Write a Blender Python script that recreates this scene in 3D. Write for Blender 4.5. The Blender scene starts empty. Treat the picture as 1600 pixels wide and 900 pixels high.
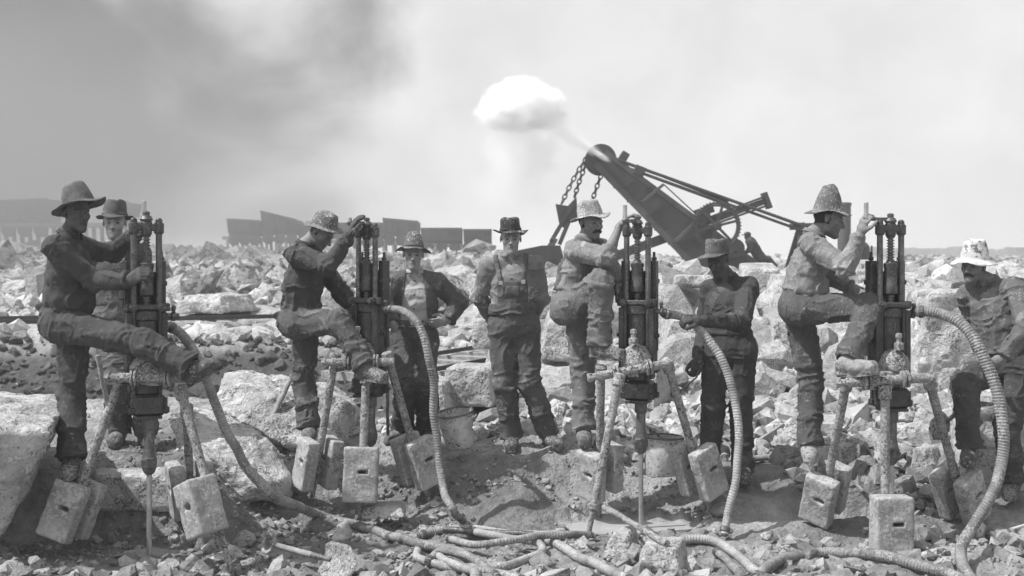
import bpy, bmesh, math, random, os
import numpy as np
from mathutils import Vector, Matrix
R_ = math.radians
rng = np.random.RandomState(7)
random.seed(7)
S = bpy.context.scene
COL = S.collection
# ---------------------------------------------------------------- camera
F = 1931.0; CZ = 1.85; HOR = 405.0          # focal length in photo pixels, eye height, horizon row
cam = bpy.data.cameras.new('camera'); camo = bpy.data.objects.new('camera', cam); COL.objects.link(camo)
camo.location = (0, 0, CZ); camo.rotation_euler = (R_(90), 0, 0)
cam.sensor_width = 36; cam.lens = 36 * F / 1600; cam.shift_y = -(450 - HOR) / 1600
cam.clip_end = 5000; cam.clip_start = 0.1
cam.dof.use_dof = True; cam.dof.focus_distance = 8.6; cam.dof.aperture_fstop = 4.0
S.camera = camo
S.view_settings.view_transform = 'Standard'; S.view_settings.look = 'None'
S.view_settings.exposure = 0.0; S.view_settings.gamma = 1
S.cycles.use_denoising = True
S.cycles.volume_bounces = 12; S.cycles.max_bounces = 12; S.cycles.diffuse_bounces = 3
S.cycles.volume_step_rate = 2.0
# ---------------------------------------------------------------- sky and sun
SUN_AZ = R_(-68)      # measured from +Y towards +X : the sun stands to the left, a little behind the camera line
SUN_EL = R_(54)
sd = Vector((math.sin(SUN_AZ - R_(37)) * math.cos(SUN_EL), math.cos(SUN_AZ - R_(37)) * math.cos(SUN_EL), math.sin(SUN_EL)))
W = bpy.data.worlds.new('World'); S.world = W; W.use_nodes = True
nt = W.node_tree; nt.nodes.clear()
def N(t, **k):
    n = nt.nodes.new(t)
    for a, b in k.items(): setattr(n, a, b)
    return n
def L(a, b): nt.links.new(a, b)
sky = N('ShaderNodeTexSky'); sky.sky_type = 'NISHITA'; sky.sun_disc = False
sky.sun_elevation = SUN_EL; sky.sun_rotation = math.atan2(sd.x, sd.y)
sky.air_density = 1.0; sky.dust_density = 4.0
bw = N('ShaderNodeRGBToBW'); L(sky.outputs[0], bw.inputs[0])
tc = N('ShaderNodeTexCoord')
mp = N('ShaderNodeMapping'); mp.inputs['Scale'].default_value = (1, 1, 1.15); L(tc.outputs['Generated'], mp.inputs[0])
n1 = N('ShaderNodeTexNoise'); n1.inputs['Scale'].default_value = 4.2; n1.inputs['Detail'].default_value = 6; n1.inputs['Roughness'].default_value = .48; n1.inputs['Distortion'].default_value = .35
L(mp.outputs[0], n1.inputs[0])
n2 = N('ShaderNodeTexNoise'); n2.inputs['Scale'].default_value = 13; n2.inputs['Detail'].default_value = 4; n2.inputs['Roughness'].default_value = .5; n2.inputs['Distortion'].default_value = .4
L(mp.outputs[0], n2.inputs[0])
# a bank of drifting smoke in the sky towards the left of the quarry, centred on one direction
dv = N('ShaderNodeVectorMath', operation='DISTANCE'); L(tc.outputs['Generated'], dv.inputs[0])
dv.inputs[1].default_value = Vector((-.37, 1, .10)).normalized()
ad = N('ShaderNodeMath', operation='MULTIPLY_ADD'); L(n1.outputs[0], ad.inputs[0]); ad.inputs[1].default_value = -.75; L(dv.outputs['Value'], ad.inputs[2])
mr = N('ShaderNodeMapRange', interpolation_type='SMOOTHSTEP'); L(ad.outputs[0], mr.inputs[0])
mr.inputs[1].default_value = -.26; mr.inputs[2].default_value = -.09; mr.inputs[3].default_value = .37; mr.inputs[4].default_value = 1.0
m2 = N('ShaderNodeMapRange'); L(n2.outputs[0], m2.inputs[0]); m2.inputs[1].default_value = .3; m2.inputs[2].default_value = .7; m2.inputs[3].default_value = .93; m2.inputs[4].default_value = 1.05
m3 = N('ShaderNodeMapRange'); L(n1.outputs[0], m3.inputs[0]); m3.inputs[1].default_value = .3; m3.inputs[2].default_value = .7; m3.inputs[3].default_value = .93; m3.inputs[4].default_value = 1.06
a1 = N('ShaderNodeMath', operation='MULTIPLY'); L(mr.outputs[0], a1.inputs[0]); L(m2.outputs[0], a1.inputs[1])
a2 = N('ShaderNodeMath', operation='MULTIPLY'); L(a1.outputs[0], a2.inputs[0]); L(m3.outputs[0], a2.inputs[1])
# veil of smoke evens out the clear sky: part clear sky, part flat overcast
pw = N('ShaderNodeMath', operation='POWER'); L(bw.outputs[0], pw.inputs[0]); pw.inputs[1].default_value = .5
sx = N('ShaderNodeSeparateXYZ'); L(tc.outputs['Generated'], sx.inputs[0])
vz = N('ShaderNodeMapRange', interpolation_type='SMOOTHSTEP'); L(sx.outputs[2], vz.inputs[0]); vz.inputs[1].default_value = .10; vz.inputs[2].default_value = .55
pk = N('ShaderNodeMath', operation='MULTIPLY'); L(pw.outputs[0], pk.inputs[0]); pk.inputs[1].default_value = .70
vm = N('ShaderNodeMix'); vm.data_type = 'FLOAT'; L(vz.outputs[0], vm.inputs[0]); vm.inputs[2].default_value = 1.42; L(pk.outputs[0], vm.inputs[3])
a3 = N('ShaderNodeMath', operation='MULTIPLY'); L(vm.outputs[0], a3.inputs[0]); L(a2.outputs[0], a3.inputs[1])
a4 = N('ShaderNodeMath', operation='MULTIPLY'); L(a3.outputs[0], a4.inputs[0]); a4.inputs[1].default_value = 5.9
bg = N('ShaderNodeBackground'); bg.inputs[1].default_value = .1; L(a4.outputs[0], bg.inputs[0])
wo = N('ShaderNodeOutputWorld'); L(bg.outputs[0], wo.inputs[0])
sl = bpy.data.lights.new('sun', 'SUN'); sl.energy = 5.0; sl.angle = R_(.6); sl.color = (1, 1, 1)
so = bpy.data.objects.new('sun', sl); COL.objects.link(so); so.rotation_euler = sd.to_track_quat('Z', 'Y').to_euler()
so.location = (-8, -4, 14)

# ---------------------------------------------------------------- helpers
def P(px, py, Y): return np.array([(px - 800) * Y / F, Y, CZ - (py - HOR) * Y / F])
def unit(v): v = np.asarray(v, float); return v / (np.linalg.norm(v) + 1e-12)
T3 = rng.rand(32, 32, 32).astype(np.float32)
def noise(p):
    p = np.asarray(p, np.float32); i = np.floor(p); f = p - i; f = f * f * (3 - 2 * f); i = i.astype(np.int64) & 31; j = (i + 1) & 31
    x0, y0, z0 = i[..., 0], i[..., 1], i[..., 2]; x1, y1, z1 = j[..., 0], j[..., 1], j[..., 2]
    fx, fy, fz = f[..., 0], f[..., 1], f[..., 2]
    a = T3[x0, y0, z0] * (1 - fx) + T3[x1, y0, z0] * fx; b = T3[x0, y1, z0] * (1 - fx) + T3[x1, y1, z0] * fx
    c = T3[x0, y0, z1] * (1 - fx) + T3[x1, y0, z1] * fx; d = T3[x0, y1, z1] * (1 - fx) + T3[x1, y1, z1] * fx
    return (a * (1 - fy) + b * fy) * (1 - fz) + (c * (1 - fy) + d * fy) * fz
def fbm(p, o=4):
    s = 0; a = .5; p = np.asarray(p, np.float32)
    for k in range(o): s = s + a * noise(p + k * 7.3); p = p * 2.03; a *= .5
    return s
def tag(o, label=None, cat=None, group=None, kind=None):
    if label: o['label'] = label
    if cat: o['category'] = cat
    if group: o['group'] = group
    if kind: o['kind'] = kind
    return o
def empty(name, loc, label=None, cat=None, group=None):
    o = bpy.data.objects.new(name, None); COL.objects.link(o); o.location = tuple(loc); o.empty_display_size = .1
    return tag(o, label, cat, group)
WP = {}       # world offset of every thing, so that parts can be written in world coordinates
def link_mesh(name, me, m, parent=None, off=None):
    o = bpy.data.objects.new(name, me); COL.objects.link(o)
    if m is not None and not me.materials: me.materials.append(m)
    if parent is not None: o.parent = parent
    return o
def origin_of(parent):
    v = np.zeros(3)
    while parent is not None: v += np.array(parent.location); parent = parent.parent
    return v
def mesh_np(name, V, Fq, m, parent=None, smooth=True, nv=4, root_at_base=False):
    """V in world coordinates; Fq an (n,nv) array or a list of polygons"""
    V = np.asarray(V, np.float64)
    off = origin_of(parent)
    loc = None
    if parent is None and root_at_base:
        loc = np.array([V[:, 0].mean(), V[:, 1].mean(), V[:, 2].min()]); off = loc
    V = V - off
    me = bpy.data.meshes.new(name)
    if isinstance(Fq, np.ndarray):
        n = len(Fq); k = Fq.shape[1]
        me.vertices.add(len(V)); me.vertices.foreach_set('co', V.astype(np.float32).ravel())
        me.loops.add(n * k); me.loops.foreach_set('vertex_index', Fq.astype(np.int32).ravel())
        me.polygons.add(n); me.polygons.foreach_set('loop_start', np.arange(0, n * k, k, dtype=np.int32))
        me.polygons.foreach_set('use_smooth', np.full(n, smooth)); me.update(calc_edges=True)
    else:
        me.from_pydata([tuple(v) for v in V], [], [tuple(f) for f in Fq]); me.update()
        me.polygons.foreach_set('use_smooth', np.full(len(me.polygons), smooth))
    o = link_mesh(name, me, m, parent)
    if loc is not None: o.location = tuple(loc)
    return o
def set_tone(o, vals):
    a = o.data.attributes.new('tone', 'FLOAT', 'POINT'); a.data.foreach_set('value', np.asarray(vals, np.float32))

# ---- collector of simple solids
class M:
    ROT = None
    def __init__(s): s.V = []; s.F = []; s.n = 0
    def add(s, V, Fc):
        V = np.asarray(V, float); s.V.append(V); s.F += [tuple(i + s.n for i in f) for f in Fc]; s.n += len(V); return s
    def ringtube(s, pts, rad, n=12, cap=True):
        pts = np.asarray(pts, float); m = len(pts)
        rad = np.broadcast_to(np.asarray(rad, float), (m,)) if np.ndim(rad) < 2 else rad
        tg = np.gradient(pts, axis=0); tg /= np.linalg.norm(tg, axis=1)[:, None] + 1e-12
        u = np.cross(tg[0], [0, 0, 1.]); u = u if np.linalg.norm(u) > .1 else np.cross(tg[0], [1., 0, 0]); u = unit(u)
        th = np.arange(n) * 2 * np.pi / n; V = []
        for i in range(m):
            u = unit(u - tg[i] * np.dot(u, tg[i])); v = np.cross(tg[i], u)
            r = rad[i] if np.ndim(rad) < 2 else rad[i]
            V.append(pts[i] + (np.cos(th) * r)[:, None] * u + (np.sin(th) * r)[:, None] * v)
        V = np.vstack(V); Fc = [(i * n + j, i * n + (j + 1) % n, (i + 1) * n + (j + 1) % n, (i + 1) * n + j) for i in range(m - 1) for j in range(n)]
        if cap: Fc += [tuple(range(n))[::-1], tuple((m - 1) * n + j for j in range(n))]
        return s.add(V, Fc)
    def cyl(s, a, b, r, r2=None, n=14):
        a = np.asarray(a, float); b = np.asarray(b, float); r2 = r if r2 is None else r2
        L_ = np.linalg.norm(b - a); e = min(.12 * min(r, r2) + 1e-4, L_ * .2); d = (b - a) / L_
        return s.ringtube([a, a + d * e, b - d * e, b], [r * .88, r, r2, r2 * .88], n)
    def lathe(s, base, ax, prof, n=16):
        base = np.asarray(base, float); ax = unit(ax)
        return s.ringtube2([base + ax * z for r, z in prof], [r for r, z in prof], ax, n)
    def ringtube2(s, pts, rad, ax, n):
        u = np.cross(ax, [0, 0, 1.]); u = unit(u) if np.linalg.norm(u) > .1 else np.array([1., 0, 0]); u = unit(u - ax * np.dot(u, ax)); v = np.cross(ax, u)
        th = np.arange(n) * 2 * np.pi / n; m = len(pts)
        V = np.vstack([p + (np.cos(th) * r)[:, None] * u + (np.sin(th) * r)[:, None] * v for p, r in zip(pts, rad)])
        Fc = [(i * n + j, i * n + (j + 1) % n, (i + 1) * n + (j + 1) % n, (i + 1) * n + j) for i in range(m - 1) for j in range(n)]
        Fc += [tuple(range(n))[::-1], tuple((m - 1) * n + j for j in range(n))]
        return s.add(V, Fc)
    def box(s, c, size, ax=None, bev=.12):
        """box with chamfered edges; ax: 3x3 rows = local axes"""
        c = np.asarray(c, float); h = np.asarray(size, float) / 2; ax = np.eye(3) if ax is None else np.asarray(ax, float)
        e = bev * min(h); V = []; idx = {}
        for sx in (-1, 1):
            for sy in (-1, 1):
                for sz in (-1, 1):
                    for k in range(3):
                        v = np.array([sx * (h[0] - (e if k != 0 else 0)), sy * (h[1] - (e if k != 1 else 0)), sz * (h[2] - (e if k != 2 else 0))])
                        idx[(sx, sy, sz, k)] = len(V); V.append(c + v @ ax)
        Fc = []
        for k in range(3):
            a, b = [i for i in range(3) if i != k]
            for sg in (-1, 1):
                q = []
                for (p1, p2) in ((-1, -1), (1, -1), (1, 1), (-1, 1)):
                    t = [0, 0, 0]; t[k] = sg; t[a] = p1; t[b] = p2; q.append(idx[(t[0], t[1], t[2], k)])
                Fc.append(q if (sg > 0) == (k != 1) else q[::-1])
        for k in range(3):
            a, b = [i for i in range(3) if i != k]
            for s1 in (-1, 1):
                for s2 in (-1, 1):
                    t = [0, 0, 0]; t[a] = s1; t[b] = s2; t[k] = -1; t2 = list(t); t2[k] = 1
                    Fc.append([idx[(*t, a)], idx[(*t2, a)], idx[(*t2, b)], idx[(*t, b)]])
        for sx in (-1, 1):
            for sy in (-1, 1):
                for sz in (-1, 1): Fc.append([idx[(sx, sy, sz, 0)], idx[(sx, sy, sz, 1)], idx[(sx, sy, sz, 2)]])
        return s.add(V, Fc)
    def beam(s, a, b, w, h, up=(0, 1, 0), bev=.08):
        """box from a to b, h thick across 'up'-perpendicular, w along up"""
        a = np.asarray(a, float); b = np.asarray(b, float); d = unit(b - a); u = unit(np.asarray(up, float) - d * np.dot(up, d)); v = np.cross(d, u)
        return s.box((a + b) / 2, (np.linalg.norm(b - a), w, h), np.array([d, u, v]), bev)
    def sph(s, c, r, n=10, sc=(1, 1, 1)):
        V = []; Fc = []; m = n // 2 + 1
        for i in range(m):
            a = np.pi * i / (m - 1)
            for j in range(n): b = 2 * np.pi * j / n; V.append(np.asarray(c) + r * np.array(sc) * np.array([np.sin(a) * np.cos(b), np.sin(a) * np.sin(b), np.cos(a)]))
        for i in range(m - 1):
            for j in range(n): Fc.append((i * n + j, (i + 1) * n + j, (i + 1) * n + (j + 1) % n, i * n + (j + 1) % n))
        return s.add(V, Fc)
    def build(s, name, m, parent=None, smooth=False, base=False):
        V = np.vstack(s.V)
        if M.ROT is not None:
            c, a = M.ROT; a = R_(a); W_ = V - c; V = np.stack([W_[:, 0] * math.cos(a) - W_[:, 1] * math.sin(a), W_[:, 0] * math.sin(a) + W_[:, 1] * math.cos(a), W_[:, 2]], 1) + c
        o = mesh_np(name, V, s.F, m, parent, smooth, root_at_base=base)
        bm = bmesh.new(); bm.from_mesh(o.data); bmesh.ops.remove_doubles(bm, verts=bm.verts, dist=1e-6); bmesh.ops.recalc_face_normals(bm, faces=bm.faces); bm.to_mesh(o.data); bm.free()
        if smooth: o.data.set_sharp_from_angle(angle=R_(38))
        return o
def spline(pts, step=.02):
    """Catmull-Rom through 3-D points, resampled evenly"""
    p = np.asarray(pts, float); p = np.vstack([2 * p[0] - p[1], p, 2 * p[-1] - p[-2]]); out = []
    for i in range(1, len(p) - 2):
        t = np.linspace(0, 1, 30, endpoint=False)[:, None]
        out.append(.5 * (2 * p[i] + (p[i + 1] - p[i - 1]) * t + (2 * p[i - 1] - 5 * p[i] + 4 * p[i + 1] - p[i + 2]) * t ** 2 + (-p[i - 1] + 3 * p[i] - 3 * p[i + 1] + p[i + 2]) * t ** 3))
    out = np.vstack(out + [p[-2][None]]); d = np.r_[0, np.cumsum(np.linalg.norm(np.diff(out, axis=0), axis=1))]
    s = np.arange(0, d[-1], step); return np.stack([np.interp(s, d, out[:, k]) for k in range(3)], 1)

# ---- signed-distance volumes turned into meshes (surface nets)
class Vol:
    def __init__(s, lo, hi, h):
        s.lo = np.asarray(lo, float); s.h = h; s.n = np.maximum(4, np.ceil((np.asarray(hi, float) - s.lo) / h).astype(int) + 1)
        s.D = np.full(s.n, .3, np.float32); s.ax = [(s.lo[i] + np.arange(s.n[i]) * h).astype(np.float32) for i in range(3)]
    def sub(s, lo, hi):
        a = np.clip(np.floor((np.asarray(lo) - s.lo) / s.h).astype(int), 0, s.n - 1); b = np.clip(np.ceil((np.asarray(hi) - s.lo) / s.h).astype(int) + 1, a + 1, s.n)
        sl = tuple(slice(a[i], b[i]) for i in range(3)); x, y, z = [s.ax[i][sl[i]] for i in range(3)]
        return sl, x[:, None, None], y[None, :, None], z[None, None, :]
    def mix(s, sl, d, k, op):
        A = s.D[sl]
        if op == 'u': hh = np.clip(.5 + .5 * (A - d) / k, 0, 1); s.D[sl] = A * (1 - hh) + d * hh - k * hh * (1 - hh)
        else: d = -d; hh = np.clip(.5 - .5 * (A - d) / k, 0, 1); s.D[sl] = A * (1 - hh) + d * hh + k * hh * (1 - hh)
    def cap(s, a, b, ra, rb=None, k=.02, w=None, st=1., wr=0., cut=False, cuta=False, op='u', seed=0, long=1.):
        a = np.asarray(a, float); b = np.asarray(b, float); rb = ra if rb is None else rb
        if np.linalg.norm(b - a) < 1e-5: b = a + np.array([0, 0, 1e-4])
        pad = max(ra, rb) * max(st, 1) + k + 3 * s.h + wr
        sl, x, y, z = s.sub(np.minimum(a, b) - pad, np.maximum(a, b) + pad)
        x = x - a[0]; y = y - a[1]; z = z - a[2]; ba = b - a
        if w is not None:
            w = unit(w); c = 1 - 1 / st; pw_ = (x * w[0] + y * w[1] + z * w[2]) * c; qx, qy, qz = x - pw_ * w[0], y - pw_ * w[1], z - pw_ * w[2]; bb = ba - w * np.dot(ba, w) * c
        else: qx, qy, qz = x, y, z; bb = ba
        t = np.clip((qx * bb[0] + qy * bb[1] + qz * bb[2]) / np.dot(bb, bb), 0, 1)
        d = np.sqrt((qx - t * bb[0]) ** 2 + (qy - t * bb[1]) ** 2 + (qz - t * bb[2]) ** 2) - (ra + (rb - ra) * t)
        d = np.asarray(d, np.float32)
        if wr > 0:
            m = np.abs(d) < (.025 + wr); I = np.nonzero(m)
            if len(I[0]):
                X = np.stack([(x + 0 * d)[m], (y + 0 * d)[m], (z + 0 * d)[m]], 1); L_ = np.linalg.norm(ba); u = ba / L_
                al = X @ u; pe = X - al[:, None] * u; tt = np.clip(al / L_, 0, 1)
                wj = np.exp(-(tt / .28) ** 2) + np.exp(-((1 - tt) / .28) ** 2); wj = np.clip(wj, 0, 1)
                warp = noise(X * 7 + seed * 3.1)[:, None] * 1.6
                rg = noise(pe * 6 + (al * 21)[:, None] * u + warp + seed * 5.7); lg = noise(pe * 17 + (al * 4)[:, None] * u + warp + 11.3 + seed)
                f1 = 1.9 * np.exp(-np.abs((2 * rg - 1) * 5.0) ** 1.3) - .5; f2 = 1.9 * np.exp(-np.abs((2 * lg - 1) * 5.0) ** 1.3) - .5
                f3 = noise(X * 9 + 4.4 + seed) - .5
                d[m] -= (wr * 1.25 * (.7 * f1 * wj + .5 * long * f2 * (1 - .6 * wj) + .45 * f3)).astype(np.float32)
        L_ = np.linalg.norm(ba); u = ba / L_; al = x * u[0] + y * u[1] + z * u[2]
        if cut: d = np.maximum(d, al - L_)
        if cuta: d = np.maximum(d, -al)
        s.mix(sl, d.astype(np.float32), k, op); return s
    def ell(s, c, r, R=None, k=.015, op='u'):
        c = np.asarray(c, float); r = np.asarray(r, float); pad = max(r) + k + 3 * s.h; R = np.eye(3) if R is None else np.asarray(R)
        sl, x, y, z = s.sub(c - pad, c + pad); x = x - c[0]; y = y - c[1]; z = z - c[2]
        q = [(x * R[i][0] + y * R[i][1] + z * R[i][2]) for i in range(3)]
        k0 = np.sqrt((q[0] / r[0]) ** 2 + (q[1] / r[1]) ** 2 + (q[2] / r[2]) ** 2); k1 = np.sqrt((q[0] / r[0] ** 2) ** 2 + (q[1] / r[1] ** 2) ** 2 + (q[2] / r[2] ** 2) ** 2)
        d = k0 * (k0 - 1) / (k1 + 1e-6); s.mix(sl, d.astype(np.float32), k, op); return s
    def rbox(s, c, hs, R=None, rd=.01, k=.01, op='u'):
        c = np.asarray(c, float); pad = np.linalg.norm(hs) + rd + k + 3 * s.h; R = np.eye(3) if R is None else np.asarray(R)
        sl, x, y, z = s.sub(c - pad, c + pad); x = x - c[0]; y = y - c[1]; z = z - c[2]
        q = [np.abs(x * R[i][0] + y * R[i][1] + z * R[i][2]) - hs[i] + rd for i in range(3)]
        d = np.sqrt(sum(np.maximum(a, 0) ** 2 for a in q)) + np.minimum(np.maximum(q[0], np.maximum(q[1], q[2])), 0) - rd
        s.mix(sl, d.astype(np.float32), k, op); return s
    def grid(s):
        return s.ax[0][:, None, None], s.ax[1][None, :, None], s.ax[2][None, None, :]
    def mesh(s):
        D = s.D; D[0] = D[-1] = .3; D[:, 0] = D[:, -1] = .3; D[:, :, 0] = D[:, :, -1] = .3
        neg = D < 0
        c = neg[:-1, :-1, :-1].astype(np.int8)
        tot = sum(neg[i:D.shape[0] - 1 + i, j:D.shape[1] - 1 + j, k:D.shape[2] - 1 + k].astype(np.int8) for i in (0, 1) for j in (0, 1) for k in (0, 1))
        act = (tot > 0) & (tot < 8); I = np.argwhere(act); vid = np.full(act.shape, -1, np.int32); vid[act] = np.arange(len(I))
        cv = np.stack([D[I[:, 0] + i, I[:, 1] + j, I[:, 2] + k] for i in (0, 1) for j in (0, 1) for k in (0, 1)], 1)
        co = np.array([(i, j, k) for i in (0, 1) for j in (0, 1) for k in (0, 1)], float)
        acc = np.zeros((len(I), 3)); cnt = np.zeros(len(I))
        for a in range(8):
            for b in range(a + 1, 8):
                if np.abs(co[a] - co[b]).sum() == 1:
                    m = (cv[:, a] < 0) != (cv[:, b] < 0); t = cv[m, a] / (cv[m, a] - cv[m, b])
                    acc[m] += co[a] + t[:, None] * (co[b] - co[a]); cnt[m] += 1
        V = (I + acc / cnt[:, None]) * s.h + s.lo; Q = []
        for ax in range(3):
            sl0 = [slice(None)] * 3; sl1 = [slice(None)] * 3; sl0[ax] = slice(0, -1); sl1[ax] = slice(1, None)
            ch = neg[tuple(sl0)] != neg[tuple(sl1)]; E = np.argwhere(ch)
            b, c_ = [(1, 2), (2, 0), (0, 1)][ax]
            E = E[(E[:, b] > 0) & (E[:, c_] > 0) & (E[:, b] < D.shape[b] - 1) & (E[:, c_] < D.shape[c_] - 1)]
            eb = np.eye(3, dtype=int)[b]; ec = np.eye(3, dtype=int)[c_]
            g = lambda X: vid[X[:, 0], X[:, 1], X[:, 2]]
            q = np.stack([g(E - eb - ec), g(E - ec), g(E), g(E - eb)], 1); fl = neg[E[:, 0], E[:, 1], E[:, 2]]
            q[~fl] = q[~fl][:, ::-1]; Q.append(q)
        return V, np.vstack(Q)
    def build(s, name, m, parent=None, smooth=True, base=False, fn=None):
        V, Q = s.mesh(); 
        if fn: V = fn(V)
        return mesh_np(name, V, Q, m, parent, smooth, root_at_base=base)

# ---------------------------------------------------------------- materials (a black-and-white world: all greys)
def material(name, base=.2, var=.35, vscale=6, rough=.85, bump=.3, bscale=40, spot=None, spot2=None, stripe=None, metal=0., attr=False, island=0., stretch=None, weave=0., spec=.5, folds=0., bdist=.012):
    m = bpy.data.materials.new(name); m.use_nodes = True; t = m.node_tree; t.nodes.clear()
    def n(ty, **k):
        q = t.nodes.new(ty)
        for a, b in k.items(): setattr(q, a, b)
        return q
    l = t.links.new
    def math_(op, a, b):
        q = n('ShaderNodeMath', operation=op)
        for i, v in enumerate((a, b)):
            if isinstance(v, (int, float)): q.inputs[i].default_value = v
            else: l(v, q.inputs[i])
        return q.outputs[0]
    def nz(scale, det=5, rg=.6, dist=0., off=0):
        q = n('ShaderNodeTexNoise'); q.inputs['Scale'].default_value = scale; q.inputs['Detail'].default_value = det; q.inputs['Roughness'].default_value = rg; q.inputs['Distortion'].default_value = dist
        mp_ = n('ShaderNodeMapping'); mp_.inputs['Location'].default_value = (off, off * .7, off * 1.3)
        if stretch: mp_.inputs['Scale'].default_value = stretch
        l(co, mp_.inputs[0]); l(mp_.outputs[0], q.inputs[0]); return q.outputs[0]
    def rmp(v, a, b, c, d, sm=False):
        q = n('ShaderNodeMapRange'); 
        if sm: q.interpolation_type = 'SMOOTHSTEP'
        l(v, q.inputs[0])
        for i, x in enumerate((a, b, c, d)): q.inputs[i + 1].default_value = x
        return q.outputs[0]
    co = n('ShaderNodeTexCoord').outputs['Object']
    col = rmp(nz(vscale, 6, .62), .3, .7, base * (1 - var), base * (1 + var))
    if attr:
        at = n('ShaderNodeAttribute'); at.attribute_name = 'tone'; col = math_('MULTIPLY', col, at.outputs['Fac'])
    if island:
        g = n('ShaderNodeNewGeometry'); oi = n('ShaderNodeObjectInfo'); rr = math_('FRACT', math_('ADD', g.outputs['Random Per Island'], oi.outputs['Random']), 0)
        col = math_('MULTIPLY', col, rmp(rr, 0, 1, 1 - island, 1 + island * .7))
    if stripe:
        w = n('ShaderNodeTexWave'); w.inputs['Scale'].default_value = stripe[0]; w.inputs['Distortion'].default_value = .6; l(co, w.inputs[0]); w.bands_direction = 'X'
        col = math_('MULTIPLY', col, rmp(w.outputs[1], .3, .8, 1 - stripe[1], 1 + stripe[1]))
    for i, sp in enumerate((spot, spot2)):
        if not sp: continue
        tone, sc, thr, patch = sp          # patch: how strongly a large-scale noise gathers the splashes
        f = math_('ADD', nz(sc, 4, .62, .3, 3 + i * 5), math_('MULTIPLY', rmp(nz(sc * .09 + .8, 3, .5, 0, 9 + i), .35, .65, -.5, .5), patch))
        mk = rmp(f, thr, thr + .05, 0, 1, True)
        mx = n('ShaderNodeMix'); mx.data_type = 'FLOAT'; l(mk, mx.inputs[0]); l(col, mx.inputs[2]); mx.inputs[3].default_value = tone; col = mx.outputs[0]
    b = n('ShaderNodeBsdfPrincipled'); l(col, b.inputs['Base Color']); b.inputs['Roughness'].default_value = rough; b.inputs['Metallic'].default_value = metal; b.inputs['Specular IOR Level'].default_value = spec
    h = math_('ADD', nz(bscale, 6, .65, 0, 2), math_('MULTIPLY', nz(bscale * .22, 4, .6, .3, 5), 2.2))
    if weave:
        w = n('ShaderNodeTexWave'); w.inputs['Scale'].default_value = weave; l(co, w.inputs[0]); w.bands_direction = 'DIAGONAL'; h = math_('ADD', h, math_('MULTIPLY', w.outputs[1], .25))
    if folds:
        r1 = math_('POWER', math_('ABSOLUTE', math_('SUBTRACT', nz(10, 3, .55, 1.6, 21), .5), 0), .75); r2 = math_('POWER', math_('ABSOLUTE', math_('SUBTRACT', nz(25, 2, .5, 1.4, 31), .5), 0), .75)
        h = math_('ADD', h, math_('MULTIPLY', math_('ADD', r1, math_('MULTIPLY', r2, .5)), -folds))
    bp = n('ShaderNodeBump'); bp.inputs['Strength'].default_value = bump; bp.inputs['Distance'].default_value = bdist; l(h, bp.inputs['Height']); l(bp.outputs[0], b.inputs['Normal'])
    o = n('ShaderNodeOutputMaterial'); l(b.outputs[0], o.inputs[0]); return m
MT = {}
MT['iron'] = material('black_iron', .030, .5, 14, .42, .35, 60, spot=(.13, 110, .60, .12), spec=.6)
MT['iron_mid'] = material('oily_iron', .055, .5, 22, .40, .3, 70, spot=(.20, 110, .60, .12), metal=.2)
MT['iron_worn'] = material('worn_iron', .11, .5, 22, .38, .3, 70, spot=(.28, 110, .60, .12), metal=.35)
MT['steel'] = material('bright_steel', .42, .25, 25, .32, .15, 80, metal=.6)
MT['crust'] = material('mud_crusted_pipe', .24, .5, 30, .8, 1.0, 80, spot=(.42, 70, .52, .15), spot2=(.06, 60, .60, .15))
MT['weight'] = material('dusty_cast_weight', .29, .35, 5, .85, .5, 60, spot=(.42, 45, .58, .25), spot2=(.14, 60, .64, .2))
MT['hose'] = material('dusty_rubber_hose', .17, .5, 9, .75, .4, 90, spot=(.30, 60, .54, .2))
MT['hose_mid'] = material('muddy_hose', .22, .5, 6, .8, .5, 70, spot=(.34, 50, .54, .2))
MT['hose_light'] = material('pale_armoured_hose', .27, .4, 8, .75, .4, 90, spot=(.42, 70, .56, .2))
MT['wood'] = material('weathered_wood', .26, .4, 14, .85, .4, 50, spot=(.42, 60, .6, .2))
MT['bucket'] = material('galvanised_bucket', .50, .35, 10, .6, .3, 50, spot=(.07, 55, .58, .15), spot2=(.55, 40, .62, .2), metal=.15)
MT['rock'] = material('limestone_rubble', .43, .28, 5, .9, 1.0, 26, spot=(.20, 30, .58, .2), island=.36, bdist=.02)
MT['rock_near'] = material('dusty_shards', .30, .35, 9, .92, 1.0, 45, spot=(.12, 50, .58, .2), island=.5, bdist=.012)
MT['clods'] = material('dark_earth_clods', .10, .4, 5, .95, 1.0, 20, island=.4, bdist=.03)
MT['rock_far'] = material('distant_limestone', .38, .30, 2.2, .95, 1.0, 7, island=.40, bdist=.12, spot=(.15, 5, .56, .2))
MT['boulder'] = material('rough_boulder', .44, .34, 4, .92, 1.0, 20, spot=(.17, 60, .57, .2), spot2=(.60, 18, .58, .2), bdist=.045)
MT['ground'] = material('quarry_ground', 1., .34, 9, .95, 1.0, 45, spot=None, attr=True, bdist=.03)
MT['shovel_iron'] = material('soot_black_steel', .035, .4, 2, .6, .2, 10)
MT['shovel_chord'] = material('worn_boom_steel', .065, .4, 2, .6, .2, 10)
MT['car'] = material('dark_dump_car', .07, .4, 1.5, .8, .6, 5, bdist=.05)
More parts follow.
